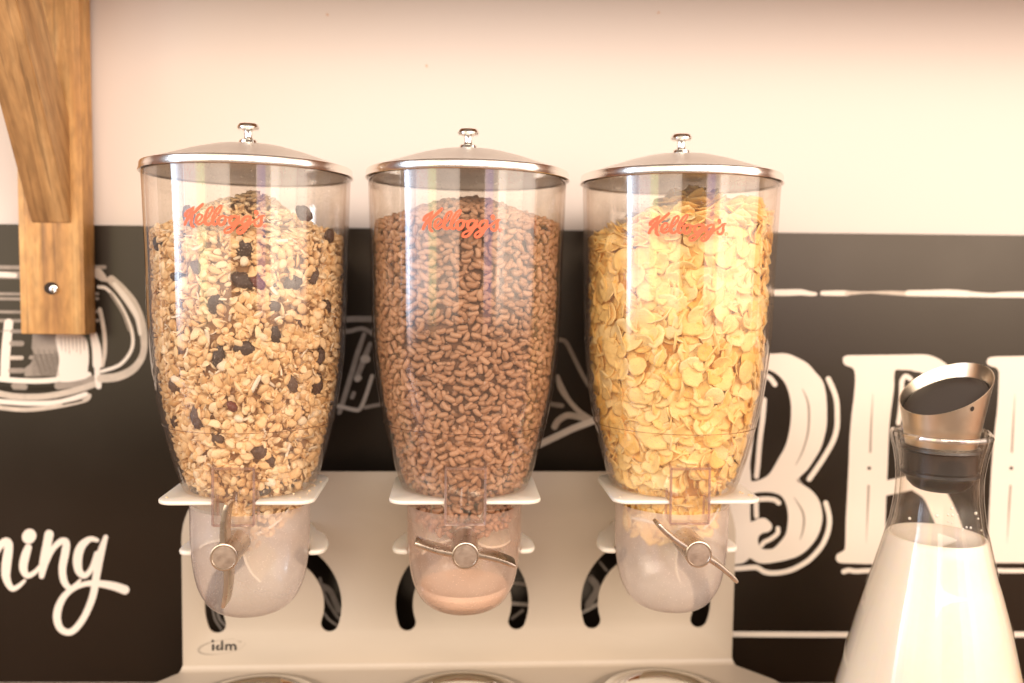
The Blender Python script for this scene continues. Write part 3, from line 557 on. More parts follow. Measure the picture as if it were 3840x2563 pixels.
def flake(R, th, r, rings=4, seg=13, curl=.25, rough=.22):
    ph = r.uniform(0, 6.28, 4); am = r.uniform(.0, rough, 4); el = r.uniform(.68, .95)
    def rad(a): return R*(1+am[0]*.5*math.sin(2*a+ph[0])+am[1]*.5*math.sin(3*a+ph[1])+am[2]*.35*math.sin(5*a+ph[2])+.3*am[3]*math.sin(7*a+ph[3]))
    c1, c2, c3 = r.uniform(-1, 1, 3); bx = r.uniform(-.4, .4, (5, 2)); bs = r.uniform(-.5, 1, 5)
    def zf(x, y):
        x, y = x/R, y/R
        z = curl*R*(.9*x*x+c1*.45*x*y+c2*.5*y*y)+.045*R*math.sin(5*x+ph[0])*math.cos(4*y+ph[1])
        for (p, q), s in zip(bx, bs): z += .10*R*s*math.exp(-((x-p)**2+(y-q)**2)/.05)
        return z
    V = []; F = []
    for side in (1, -1):
        V.append((0, 0, zf(0, 0)+side*th/2))
        for k in range(1, rings+1):
            t_ = (k/rings)**.85
            for j in range(seg):
                a = 2*PI*j/seg; rr_ = rad(a)*t_; x, y = rr_*math.cos(a), rr_*math.sin(a)*el
                V.append((x, y, zf(x, y)+side*th/2*(1 if k < rings else .45)))
    n = 1+rings*seg
    for s, b_ in ((1, 0), (-1, n)):
        for j in range(seg):
            t3 = (b_, b_+1+j, b_+1+(j+1) % seg); F.append(t3 if s > 0 else t3[::-1])
            for k in range(rings-1):
                q_ = (b_+1+k*seg+j, b_+1+(k+1)*seg+j, b_+1+(k+1)*seg+(j+1) % seg, b_+1+k*seg+(j+1) % seg); F.append(q_ if s > 0 else q_[::-1])
    o = 1+(rings-1)*seg
    for j in range(seg): F.append((o+j, n+o+j, n+o+(j+1) % seg, o+(j+1) % seg))
    return fin(V, F)
def oat(L, Wd, T, r, seg=9):
    """rolled oat: oval flake with a crease"""
    V = []; F = []; ph = r.uniform(0, 6.28, 2); cv = r.uniform(-.25, .25)
    for side in (1, -1):
        for k, t_ in enumerate((.0, .5, 1.0)):
            for j in range(seg if k else 1):
                a = 2*PI*j/seg; w_ = 1+.12*math.sin(2*a+ph[0])+.10*math.sin(3*a+ph[1]); x, y = L/2*t_*math.cos(a)*w_, Wd/2*t_*math.sin(a)*w_
                cr__ = -.28*T*math.exp(-(y/(.13*Wd))**2)*(1 if side > 0 else .2)
                V.append((x, y, side*T/2*(1-.75*t_**3)+cr__+cv*x*x/L))
    n = 1+2*seg
    for s, b_ in ((1, 0), (-1, n)):
        for j in range(seg):
            t3 = (b_, b_+1+j, b_+1+(j+1) % seg); F.append(t3 if s > 0 else t3[::-1])
            q_ = (b_+1+j, b_+1+seg+j, b_+1+seg+(j+1) % seg, b_+1+(j+1) % seg); F.append(q_ if s > 0 else q_[::-1])
    for j in range(seg): F.append((1+seg+j, n+1+seg+j, n+1+seg+(j+1) % seg, 1+seg+(j+1) % seg))
    return fin(V, F)
def ico(sub):
    bm = bmesh.new(); bmesh.ops.create_icosphere(bm, subdivisions=sub, radius=1); bm.verts.index_update()
    V = np.array([v.co[:] for v in bm.verts]); F = [tuple(v.index for v in f.verts) for f in bm.faces]; bm.free(); return V, F
I1, I2, I3 = ico(1), ico(2), ico(3)
def lump(sx, sy, sz, r, base=I2, amp=.18, fq=2.4, wr=0):
    V, F = base; V = V.copy(); ph = r.uniform(0, 6.28, 6)
    d = 1+amp*(np.sin(V[:, 0]*fq+ph[0])*np.cos(V[:, 1]*fq+ph[1])+.6*np.sin(V[:, 2]*fq*1.7+ph[2])*np.cos(V[:, 0]*fq*1.9+ph[3]))
    if wr: d += wr*(np.abs(np.sin(V[:, 0]*6+V[:, 1]*4+ph[4]+np.sin(V[:, 2]*5)*1.4))-.5)+wr*.6*(np.abs(np.sin(V[:, 2]*8-V[:, 1]*7+ph[5]))-.5)
    return V*d[:, None]*np.array([sx, sy, sz])/2, F
def merge(parts):
    V = []; F = []; b_ = 0
    for v, f in parts: V.append(v); F += [tuple(b_+i for i in q_) for q_ in f]; b_ += len(v)
    return np.vstack(V), F
def rot3(r, tilt=PI):
    a, b_, c_ = r.uniform(0, 2*PI), r.uniform(-tilt, tilt), r.uniform(-tilt, tilt)
    return np.array(Matrix.Rotation(b_, 3, 'X') @ Matrix.Rotation(c_, 3, 'Y') @ Matrix.Rotation(a, 3, 'Z'))
def cluster(R, r):
    ps = [lump(R*1.3, R*1.2, R*1.0, r, I2, .2)]
    for i in range(11):
        v, f = oat(r.uniform(.005, .0075), r.uniform(.0035, .005), .0014, r); d = r.normal(size=3); d /= np.linalg.norm(d)
        Q = np.array(Vector((0, 0, 1)).rotation_difference(Vector(d)).to_matrix()) @ rot3(r, .5)
        ps.append((v @ Q.T + d*R*.62, f))
    return merge(ps)
def curl_chip(L, Wd, T, r):
    """bent shaving of coconut"""
    V = []; F = []; n = 7; c_ = r.uniform(.3, 1.0)
    for i in range(n):
        u = i/(n-1); a = (u-.5)*c_*2; x = L*math.sin(a)/(2*math.sin(c_)) if c_ > .05 else (u-.5)*L; z = L*.4*(1-math.cos(a)); wd = Wd/2*(.55+.45*math.sin(PI*(.15+.7*u)))
        V += [(x, -wd, z), (x, wd, z+T*.5), (x, wd, z-T*.5), (x, -wd, z-T)]
    for i in range(n-1):
        for k in range(4): F.append((4*i+k, 4*i+(k+1) % 4, 4*i+4+(k+1) % 4, 4*i+4+k))
    F += [(3, 2, 1, 0), tuple(4*(n-1)+k for k in range(4))]
    return fin(V, F)
r7 = np.random.default_rng(11)
KIN = dict(
    oats=[oat(r7.uniform(.0058, .0085), r7.uniform(.0042, .0056), r7.uniform(.0015, .0022), r7) for _ in range(10)]+[lump(r7.uniform(.005, .008), r7.uniform(.0035, .005), r7.uniform(.003, .004), r7, I2, .14) for _ in range(6)],
    crumbs=[lump(r7.uniform(.0022, .0045), r7.uniform(.0016, .003), r7.uniform(.0012, .0024), r7, I1, .25) for _ in range(7)]+[oat(r7.uniform(.0035, .0055), r7.uniform(.001, .002), .0009, r7, 7) for _ in range(5)],
    clusters=[cluster(r7.uniform(.0045, .0070), r7) for _ in range(6)],
    raisins=[lump(r7.uniform(.010, .014), r7.uniform(.0075, .010), r7.uniform(.006, .008), r7, I3, .12, 2.2, .16) for _ in range(5)],
    chips=[curl_chip(r7.uniform(.007, .014), r7.uniform(.0018, .0035), .0007, r7) for _ in range(7)],
    cubes=[lump(r7.uniform(.0065, .0085), r7.uniform(.005, .0065), r7.uniform(.004, .005), r7, I2, .10) for _ in range(4)],
    pops=[bean(r7.uniform(.0074, .0094), r7.uniform(.0042, .0049), r7.uniform(.0038, .0045), r7.uniform(-.0001, .0010), 7, 8) for _ in range(12)]+[lump(.0042, .0034, .0032, r7, I1, .1) for _ in range(2)],
    flakes=[flake(r7.uniform(.0064, .0096), r7.uniform(.0009, .0014), r7, curl=r7.uniform(.08, .38)) for _ in range(16)])
MF = dict(
    oats=food('oat_toasted', [(.66, .40, .17), (.88, .64, .36), (.78, .52, .26), (.92, .75, .50), (.84, .57, .29)], .6, .5, 600, .0005),
    raisins=food('raisin_skin', [(.030, .014, .012), (.045, .020, .014), (.022, .012, .011)], .55, .9, 420, .0012),
    berries=food('dried_berry', [(.14, .02, .012), (.09, .015, .01)], .35, .9, 420, .001),
    chips=food('coconut_white', [(.88, .78, .62), (.84, .70, .50), (.9, .83, .70)], .5, .2, 500, .0004),
    pops=food('cocoa_puff', [(.34, .17, .088), (.46, .25, .145), (.39, .205, .112), (.51, .295, .18), (.36, .18, .095)], .55, .55, 900, .0004),
    flakes=food('corn_flake_toasted', [(.97, .66, .23), (.98, .73, .31), (.96, .58, .15), (.98, .79, .41), (.97, .66, .22)], .5, .8, 480, .0009, vscale=120))
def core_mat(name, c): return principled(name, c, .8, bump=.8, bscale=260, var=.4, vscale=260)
MF['core_oat'] = core_mat('granola_gap_shade', (.30, .15, .055)); MF['core_pop'] = core_mat('cocoa_gap_shade', (.20, .09, .045)); MF['core_flake'] = core_mat('flake_gap_shade', (.72, .35, .08))  # dark core colours stand for the shade deep between pieces
MESH = {}
def kmesh(kind, vi, mat):
    key = (kind, vi, mat.name)
    if key not in MESH:
        v, f = KIN[kind][vi]; me = bpy.data.meshes.new(kind.rstrip('s')); me.from_pydata([tuple(x) for x in v], [], f); me.polygons.foreach_set('use_smooth', [True]*len(me.polygons)); me.materials.append(mat); MESH[key] = me
    return MESH[key]
class Bulk:
    """many loose pieces joined into one mesh"""
    def __init__(s, mats): s.mats = mats; s.V = []; s.cnt = 0; s.loops = []; s.lt = []; s.mi = []
    def add(s, v, f, mi):
        b_ = s.cnt; s.V.append(v); s.cnt += len(v)
        for q_ in f: s.loops.extend([b_+i for i in q_]); s.lt.append(len(q_)); s.mi.append(mi)
    def build(s, name, **k):
        me = bpy.data.meshes.new(name); V = np.vstack(s.V).astype(np.float32); me.vertices.add(len(V)); me.vertices.foreach_set('co', V.ravel())
        me.loops.add(len(s.loops)); me.loops.foreach_set('vertex_index', np.array(s.loops, dtype=np.int32)); me.polygons.add(len(s.lt))
        lt = np.array(s.lt, dtype=np.int32); me.polygons.foreach_set('loop_start', np.concatenate([[0], np.cumsum(lt)[:-1]]).astype(np.int32)); me.polygons.foreach_set('loop_total', lt)
        me.polygons.foreach_set('material_index', np.array(s.mi, dtype=np.int32)); me.polygons.foreach_set('use_smooth', [True]*len(lt)); me.update(calc_edges=True); me.validate()
        for mm in s.mats: me.materials.append(mm)
        return link(name, me, **k)
class Grid:
    def __init__(s, cell): s.c = cell; s.d = {}
    def key(s, p): return tuple(int(math.floor(x/s.c)) for x in p)
    def ok(s, p, dist):
        k = s.key(p)
        for a in (-1, 0, 1):
            for b_ in (-1, 0, 1):
                for c_ in (-1, 0, 1):
                    for q_ in s.d.get((k[0]+a, k[1]+b_, k[2]+c_), ()):
                        if (q_[0]-p[0])**2+(q_[1]-p[1])**2+(q_[2]-p[2])**2 < dist*dist: return False
        return True
    def put(s, p): s.d.setdefault(s.key(p), []).append(p)
def frame_wall(th, spin, tilt1, tilt2):
    """local x,y along the jar wall, z = outward"""
    o = np.array([math.cos(th), math.sin(th), 0]); t_ = np.array([-math.sin(th), math.cos(th), 0]); u_ = np.array([0, 0, 1.])
    B = np.stack([t_, u_, o], 1)
    return B @ np.array(Matrix.Rotation(tilt1, 3, 'X') @ Matrix.Rotation(tilt2, 3, 'Y') @ Matrix.Rotation(spin, 3, 'Z'))
def pressed(v, Q, th, z, extra):
    """push a turned piece outwards until it touches the inside of the jar, then back by extra"""
    P_ = v @ Q.T; o = np.array([math.cos(th), math.sin(th), 0]); R_ = float(Rin(z)); c_ = o*R_+np.array([0, 0, z])
    A_ = P_+c_; over = np.max(np.hypot(A_[:, 0], A_[:, 1])-Rin(A_[:, 2])); return c_-o*(over+extra+.0003)
def piece_obj(name, kind, vi, mat, Q, T, s=1.0, **k):
    o = bpy.data.objects.new(name, kmesh(kind, vi, mat)); col.objects.link(o)
    Mx = Matrix.Identity(4)
    for i in range(3):
        for j in range(3): Mx[i][j] = float(Q[i, j])*s
        Mx[i][3] = float(T[i])
    o.matrix_world = Mx; return tag(o, **k)
def on_jar(px, py, jx):
    d = ray(px, py); t_ = .55
    for _ in range(40):
        p = CAM+d*t_; rr_ = math.hypot(p[0]-jx, p[1]); 
        if rr_ < float(Rin(p[2])): break
        t_ += .003
    return math.atan2(p[1], p[0]-jx), float(p[2])

def fill(jx, kindsel, heap, layers, dist, zlow, single, bulkname, bulkmats, coremat, label, cat, heaplayers, special=None, hdist=None, quiet=(), seed=3, floorf=None):
    """kindsel(r, layer) -> (kind, variant, mat index, scale, tilt); heap(x, y) -> height of the heap surface"""
    r = np.random.default_rng(seed); bulk = Bulk(bulkmats); cen = np.array([jx, 0, 0]); cand = []
    va = math.atan2(CAM[1], CAM[0]-jx)
    sp_pts = []
    if special:
        for item in special: sp_pts.append(item)
    for li, (inset, cover) in enumerate(layers):
        g = Grid(dist*cover); n_try = int(5200*(.0075/dist)**2)
        for _ in range(n_try):
            th = va + r.uniform(-1.75, 1.75); z = r.uniform(zlow, .0)
            Rz = float(Rin(z))-inset
            x, y = Rz*math.cos(th), Rz*math.sin(th)
            if z > heap(x, y)-.001: continue
            if floorf and z < -.246 and z < floorf(x): continue
            if r.uniform() > Rz/.075*1.02+.15: continue
            p = (x, y, z)
            if not g.ok(p, dist*cover): continue
            if li == 0 and any((p[0]-q_[0])**2+(p[1]-q_[1])**2+(p[2]-q_[2])**2 < q_[3]**2 for q_ in sp_pts): continue
            g.put(p); kind, vi, mi, s, tilt = kindsel(r, li)
            Q = frame_wall(th, r.normal()*.75 if kind == 'pops' else r.uniform(0, 2*PI), r.normal()*tilt, r.normal()*tilt); v, f = KIN[kind][vi]; v = v*s
            T = pressed(v, Q, th, z, inset+abs(r.normal())*.0004)
            ca = math.cos(th-va)
            cand.append((li, -ca*1.0 + (0 if kind in single else 5), kind, vi, mi, s, Q, T))
    # heap surface
    g = Grid(hdist or dist)
    for li in range(heaplayers):
        g = Grid(hdist or dist)
        for _ in range(int(2600*(.0075/(hdist or dist))**2)):
            a = r.uniform(0, 2*PI); rad = .072*math.sqrt(r.uniform()); x, y = rad*math.cos(a), rad*math.sin(a); z = heap(x, y)-li*.003
            p = (x, y, z)
            if z > -.001 or not g.ok(p, hdist or dist): continue
            g.put(p); kind, vi, mi, s, tilt = kindsel(r, 1); v, f = KIN[kind][vi]; v = v*s
            if kind == 'clusters': v = v*.6/s; s *= .6/s
            Q = rot3(r, .55 if tilt < 1 else PI); T = np.array([x, y, z]); A_ = v@Q.T+T; over = np.max(np.hypot(A_[:, 0], A_[:, 1])-Rin(A_[:, 2]))
            if over > 0: T[:2] *= (rad-over-.0005)/max(rad, 1e-6)
            top = np.max((v@Q.T+T)[:, 2])
            if top > .0010: T[2] -= top-.0010
            cand.append((9, 9, kind, vi, mi, s, Q, T))
    cand.sort(key=lambda c_: (c_[0], c_[1])); n1 = 0
    for li, sc_, kind, vi, mi, s, Q, T in cand:
        if n1 < 292 and li == 0 and kind in single:
            nm, lb, ct, gp = single[kind]
            piece_obj(nm, kind, vi, bulkmats[mi], Q, T+cen, s, label=lb, cat=ct, group=gp); n1 += 1
        else:
            v, f = KIN[kind][vi]; bulk.add((v*s)@Q.T+T+cen, f, mi)
    # solid heart blocks the view through; its dark colour paints shade in the gaps
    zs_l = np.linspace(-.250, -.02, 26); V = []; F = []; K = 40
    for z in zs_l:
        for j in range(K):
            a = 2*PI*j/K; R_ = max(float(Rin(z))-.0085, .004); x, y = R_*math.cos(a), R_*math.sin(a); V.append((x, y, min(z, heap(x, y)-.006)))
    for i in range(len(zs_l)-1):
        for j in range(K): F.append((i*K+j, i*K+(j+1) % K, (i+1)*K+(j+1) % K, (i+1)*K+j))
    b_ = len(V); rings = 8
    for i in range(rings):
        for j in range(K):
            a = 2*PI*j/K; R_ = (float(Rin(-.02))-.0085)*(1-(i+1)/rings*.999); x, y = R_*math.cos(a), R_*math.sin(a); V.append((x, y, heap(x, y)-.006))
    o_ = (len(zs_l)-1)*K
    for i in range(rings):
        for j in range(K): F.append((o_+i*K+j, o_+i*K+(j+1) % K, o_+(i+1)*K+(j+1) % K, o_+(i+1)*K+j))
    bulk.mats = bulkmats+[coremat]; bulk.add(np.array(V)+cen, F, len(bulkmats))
    bulk.build(bulkname, label=label, cat=cat, kind='stuff')
    print(bulkname, len(cand), 'pieces, faces', len(bulk.lt))

JX = (-SP, 0.0, SP)
# --- granola
def heapL(x, y):
    d = math.hypot(x+.002, y+.0); return -.012-.036*min(1, d/.07)**1.15+.003*math.sin(x*130)*math.cos(y*110)
sp = []; spots = []
RA = [(915, 932, 0), (905, 1052, 0), (1193, 1030, 0), (795, 1143, 0), (1028, 1150, 0), (1036, 1262, 0), (812, 1342, 0), (915, 1308, 0), (1222, 1336, 0), (640, 1585, 0), (722, 1572, 0), (800, 1648, 0), (975, 1700, 0), (868, 1528, 1), (1266, 884, 0), (1112, 1064, 0), (572, 912, 0), (722, 1000, 0), (1103, 1440, 0), (1150, 800, 0), (700, 812, 0), (1235, 1440, 0), (640, 1440, 0), (965, 1058, 1), (1000, 1840, 0), (1262, 1150, 0), (1020, 1730, 0), (655, 1040, 0)]
WH = [(915, 980, 2), (985, 1265, 2), (1128, 1480, 3), (938, 1636, 3), (893, 1572, 2), (1138, 1580, 2), (728, 1780, 2), (1016, 1812, 2), (1062, 1190, 3), (1043, 905, 3), (650, 1425, 2), (1022, 1080, 3), (1210, 1560, 3), (1165, 1640, 3), (770, 1270, 3), (960, 1440, 3), (830, 1370, 2)]
disp_items = []
for px, py, k_ in RA+WH:
    th, z = on_jar(px, py, JX[0]); rr_ = float(Rin(z))
    sp.append((rr_*math.cos(th), rr_*math.sin(th), z, (.0052, .0045, .0034, .0036)[k_])); disp_items.append((th, z, k_))
rS = np.random.default_rng(21)
for th, z, k_ in disp_items:
    kind = ('raisins', 'raisins', 'cubes', 'chips')[k_]; vi = int(rS.integers(len(KIN[kind]))); mat = (MF['raisins'], MF['berries'], MF['chips'], MF['chips'])[k_]
    s = (1.10, .95, 1.2, 1.5)[k_]*rS.uniform(.85, 1.1); Q = frame_wall(th, rS.uniform(0, 2*PI), rS.normal()*.25, rS.normal()*.25); v, f = KIN[kind][vi]
    T = pressed(v*s, Q, th, z, .0002)+np.array([JX[0], 0, 0])
    nm, lb, ct, gp = (('raisin', 'dark wrinkled raisin among the granola in the left dispenser', 'raisin', 'raisins in the granola'), ('dried_berry', 'dark red dried berry among the granola in the left dispenser', 'dried berry', 'dried berries in the granola'),
                      ('coconut_cube', 'pale white coconut cube among the granola in the left dispenser', 'coconut cube', 'white cubes in the granola'), ('coconut_chip', 'curved white coconut shaving among the granola in the left dispenser', 'coconut chip', 'coconut shavings in the granola'))[k_]
    piece_obj(nm, kind, vi, mat, Q, T, s, label=lb, cat=ct, group=gp)
def selL(r, li):
    u = r.uniform()
    if u < .15: return 'clusters', int(r.integers(6)), 0, r.uniform(1.0, 2.1), 1.0
    if u < .70: return 'oats', int(r.integers(16)), 0, r.uniform(.9, 1.6), .65
    if u < .94: return 'crumbs', int(r.integers(12)), 0, r.uniform(1.0, 1.7), 1.0
    if u < .985 or li < 2: return 'chips', int(r.integers(7)), 1, r.uniform(.6, .9), .6
    if u < .99: return 'raisins', int(r.integers(5)), 2, r.uniform(.7, .95), .6
    return 'cubes', int(r.integers(4)), 1, r.uniform(.7, .9), .6
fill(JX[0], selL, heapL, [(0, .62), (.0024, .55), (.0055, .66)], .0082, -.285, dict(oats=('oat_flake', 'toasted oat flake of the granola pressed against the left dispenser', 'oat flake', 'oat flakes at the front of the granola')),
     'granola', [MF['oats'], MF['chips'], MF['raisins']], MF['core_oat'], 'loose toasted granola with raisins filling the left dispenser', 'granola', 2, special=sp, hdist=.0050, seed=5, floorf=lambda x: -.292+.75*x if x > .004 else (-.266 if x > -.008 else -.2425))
# --- cocoa puffs
def heapM(x, y):
    d = math.hypot(x, y); return -.0135-.0225*min(1, d/.072)**1.3+.001*math.sin(x*150+y*90)
def selM(r, li):
    return 'pops', (int(r.integers(12)) if r.uniform() < .9 else 12+int(r.integers(2))), 0, r.uniform(.9, 1.1), .32
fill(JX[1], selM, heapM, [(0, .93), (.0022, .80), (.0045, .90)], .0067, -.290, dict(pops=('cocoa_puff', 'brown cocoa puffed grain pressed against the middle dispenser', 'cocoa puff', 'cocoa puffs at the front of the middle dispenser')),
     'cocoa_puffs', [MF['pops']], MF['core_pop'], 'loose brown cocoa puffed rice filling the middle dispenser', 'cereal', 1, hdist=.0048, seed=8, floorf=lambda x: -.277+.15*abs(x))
# --- corn flakes
def heapR(x, y):
    d = math.hypot(x-.006, y); return -.010-.030*min(1, d/.072)**1.4+.010*(x/.07)+.004*math.sin(x*90+1)*math.cos(y*80)
def selR(r, li):
    return 'flakes', int(r.integers(16)), 0, r.uniform(.95, 1.42), (.27 if r.uniform() < .72 else .9)
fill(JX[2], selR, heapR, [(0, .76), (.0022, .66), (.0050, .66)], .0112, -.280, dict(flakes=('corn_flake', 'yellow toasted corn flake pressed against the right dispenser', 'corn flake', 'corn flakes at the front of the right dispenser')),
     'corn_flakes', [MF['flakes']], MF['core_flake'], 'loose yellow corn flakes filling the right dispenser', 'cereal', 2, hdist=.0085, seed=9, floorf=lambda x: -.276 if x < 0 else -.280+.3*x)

# ------------------------------------------------------------------ the three dispensers
def dispenser(i, cx, label, az, phi, hx):
    d = empty('cereal_dispenser', (cx, 0, PCs[-1][1]), label=label, cat='cereal dispenser', group='clear cereal dispensers on the white stand')
    # lid
    lid = lathe([(.0775, .0020), (.0790, .0001), (.0797, -.0001), (.0800, .0004), (.0796, .0016), (.0793, .0030), (.0792, .0054), (.0786, .0066), (.0772, .0071)], 120, (cx, 0, 0)).build('lid', M['rim'], d)
    lathe([(.0772, .0071), (.0745, .0079), (.0700, .0091), (.0580, .0130), (.0440, .0177), (.0290, .0217), (.0160, .0236), (.0070, .0243), (.0001, .0244)], 120, (cx, 0, 0)).build('lid_dome', M['lid'], lid)
    lathe([(.0754, .0002), (.0750, .0008), (.0500, .0016), (.0001, .0020)], 96, (cx, 0, 0)).build('lid_underside', M['lid'], lid)
    lathe([(.0001, .0405), (.0045, .0404), (.0072, .0396), (.0084, .0380), (.0086, .0368), (.0078, .0354), (.0055, .0350), (.0036, .0345), (.0033, .0330), (.0033, .0292), (.0038, .0282), (.0062, .0276), (.0070, .0270), (.0074, .0252), (.0070, .0243), (.0001, .0243)], 48, (cx, 0, 0)).build('knob', M['chrome'], lid)
    # hopper
    hop = lathe(PHs, 128, (cx, 0, 0)).build('hopper', M['hopper'], d)
    lathe([(r_-.0026, z_) for r_, z_ in PHs[1:-2]], 128, (cx, 0, 0)).build('inner_wall', M['hopper_in'], hop)
    Rs = float(Rout(ZS)); lathe([(Rs+.00005, ZS+.0003), (Rs+.0005, ZS+.0002), (Rs+.0005, ZS-.0002), (Rs+.00005, ZS-.0003)], 128, (cx, 0, 0)).build('seam_line', M['seam'], hop)
    sc_ = 2.92e-5; zt_ = -.0375
    def km(x, y, k):
        z = zt_-(y-480)*sc_; R_ = float(Rout(z))+.00006+k*2.5e-7; a = -PI/2+az+(x-1130)*sc_/R_; return (cx+R_*math.cos(a), R_*math.sin(a), z)
    LAY[0] = 0; b = MB()
    for S in KEL: stroke(b, S, km, n=6)
    for k in range(12): stroke(b, [(*REG[k], 9), (*REG[k+1], 9)], km, n=1)
    stroke(b, [(2070, 665, 8), (2070, 628, 8), (2090, 632, 8), (2086, 646, 8), (2072, 648, 8)], km, n=1); stroke(b, [(2082, 648, 8), (2098, 666, 8)], km, n=1)
    b.build('lettering', M['red'], hop, smooth=False, angle=None, label='red script lettering on the front')
    # lower chamber
    ch = lathe(PCs, 112, (cx, 0, 0)).build('chamber', M['frost_brown'] if i == 0 else M['frost'], d)
    # outlet chute: clear box in front
    x0, x1, y0, y1, zb_, zt__ = cx-.0148, cx+.0148, -.0555, -.0400, -.2600, -.2180
    mb = MB(); bm = bmesh.new(); vs = [bm.verts.new(p) for p in [(x0, y0, zb_), (x1, y0, zb_), (x1, y1, zb_), (x0, y1, zb_), (x0, y0+.001, zt__), (x1, y0+.001, zt__), (x1, y1-.004, zt__+.004), (x0, y1-.004, zt__+.004)]]
    for f in ((0, 1, 2, 3), (0, 4, 5, 1), (1, 5, 6, 2), (3, 7, 4, 0), (4, 7, 6, 5)): bm.faces.new([vs[k] for k in f])
    bmesh.ops.recalc_face_normals(bm, faces=bm.faces[:]); me = bpy.data.meshes.new('outlet_chute'); bm.to_mesh(me); bm.free(); me.materials.append(M['chute']); chu = link('outlet_chute', me, d)
    mb = MB()
    def bar(a, b_, w_):
        a, b_ = np.array(a), np.array(b_); t_ = (b_-a)/np.linalg.norm(b_-a); u_ = np.cross(t_, [1, .3, .2]); u_ /= np.linalg.norm(u_); v_ = np.cross(t_, u_); K = 8
        V = [a+(u_*math.cos(2*PI*j/K)+v_*math.sin(2*PI*j/K))*w_ for j in range(K)]+[b_+(u_*math.cos(2*PI*j/K)+v_*math.sin(2*PI*j/K))*w_ for j in range(K)]
        mb.add(V, [(j, (j+1) % K, K+(j+1) % K, K+j) for j in range(K)])
    for a, b_ in (((x0, y0, zb_), (x0, y0+.001, zt__)), ((x1, y0, zb_), (x1, y0+.001, zt__)), ((x0, y0, zb_), (x1, y0, zb_)), ((x0, y0+.001, zt__), (x1, y0+.001, zt__)), ((x0, y1, zb_), (x0, y1-.004, zt__+.004)), ((x1, y1, zb_), (x1, y1-.004, zt__+.004)), ((x0, y0+.001, zt__), (x0, y1-.004, zt__+.004)), ((x1, y0+.001, zt__), (x1, y1-.004, zt__+.004))): bar(a, b_, .0010)
    mb.build('chute_frame', M['chute_edge'], chu)
    # portion wheel inside the chamber
    hz = -.2752; rot = empty('rotor', (cx, 0, hz)); rot.parent = d; rot.matrix_parent_inverse = world_of(d).inverted()
    def ytube(mb, cy0, cy1, r_, c=(cx, hz), K=40, bevel=.0006):
        ps = [(.0001, cy0), (r_-bevel, cy0), (r_, cy0+bevel), (r_, cy1), (.0001, cy1)]
        V = []; 
        for rr_, y in ps:
            for j in range(K): V.append((c[0]+rr_*math.cos(2*PI*j/K), y, c[1]+rr_*math.sin(2*PI*j/K)))
        mb.add(V, [(q_*K+j, q_*K+(j+1) % K, (q_+1)*K+(j+1) % K, (q_+1)*K+j) for q_ in range(4) for j in range(K)])
    mb = MB(); ytube(mb, -.036, .032, .0085); mb.build('rotor_hub', M['rotor'], rot)
    for a_ in ((20, 192, 285), (58, 122, 200, 338), (158, 22, 262))[i+1]:
        a0 = math.radians(a_)-.12; V = []; F = []; n = 9
        for q_ in range(n):
            rr_ = .008+q_/(n-1)*.0295; a = a0+.26*(q_/(n-1))**1.6
            ye = .93*math.sqrt(max(.0405**2-(rr_*math.cos(a))**2, 1e-5)); yf_ = -min(.034, ye); yk_ = min(.032, ye)
            for y, t_ in ((yf_, 1), (yk_, 1), (yk_, -1), (yf_, -1)):
                V.append((cx+rr_*math.cos(a)-t_*.0009*math.sin(a), y, hz+rr_*math.sin(a)+t_*.0009*math.cos(a)))
        for q_ in range(n-1):
            for s_ in range(4): F.append((4*q_+s_, 4*q_+(s_+1) % 4, 4*q_+4+(s_+1) % 4, 4*q_+4+s_))
        F.append((4*(n-1)+3, 4*(n-1)+2, 4*(n-1)+1, 4*(n-1))); MB().add(V, F).build('blade', M['rotor'], rot)
    # turning knob with two curved arms
    hub = MB(); yf, yb = -.0832, -.0425; r_ = .0097; K = 56
    ps = [(r_, yb), (r_, yf+.0016), (r_+.0002, yf+.0012), (r_, yf+.0003), (r_-.0006, yf), (r_-.0013, yf+.0001), (r_-.0016, yf+.0005)]
    V = [(cx+rr_*math.cos(2*PI*j/K), y, hz+rr_*math.sin(2*PI*j/K)) for rr_, y in ps for j in range(K)]
    hub.add(V, [(q_*K+j, (q_+1)*K+j, (q_+1)*K+(j+1) % K, q_*K+(j+1) % K) for q_ in range(len(ps)-1) for j in range(K)])
    kn = hub.build('turning_knob', M['nickel'], d)
    cap = MB(); ps = [(r_-.0016, yf+.0005), (.004, yf+.0004), (.0001, yf+.0004)]
    V = [(cx+rr_*math.cos(2*PI*j/K), y, hz+rr_*math.sin(2*PI*j/K)) for rr_, y in ps for j in range(K)]
    cap.add(V, [(q_*K+j, (q_+1)*K+j, (q_+1)*K+(j+1) % K, q_*K+(j+1) % K) for q_ in range(2) for j in range(K)]); cap.build('knob_face', M['nickel_face'], kn)
    for sg in (0, PI):
        V = []; F = []; n = 12
        for q_ in range(n+1):
            s_ = .0088+(.0362-.0088)*q_/n; yy = -.215*s_*s_/.0354; th = .0021-.0004*q_/n
            dx, dy = 1, -.43*s_/.0354; l_ = math.hypot(dx, dy); nx, ny = -dy/l_, dx/l_
            pr = [(yf+.0016, -.80), (yf+.0012, 0), (yf+.0016, .80), (yf+.0025, 1), (yf+.0175, 1.0), (yf+.0180, 0), (yf+.0175, -1.0), (yf+.0025, -1)]
            if q_ == n: pr = [(y_+(.0004 if y_ < yf+.01 else -.0004), o_*.7) for y_, o_ in pr]
            for y_, o_ in pr:
                lx, lz = s_+nx*o_*th, yy+ny*o_*th; a = phi+sg; V.append((cx+lx*math.cos(a)-lz*math.sin(a), y_, hz+lx*math.sin(a)+lz*math.cos(a)))
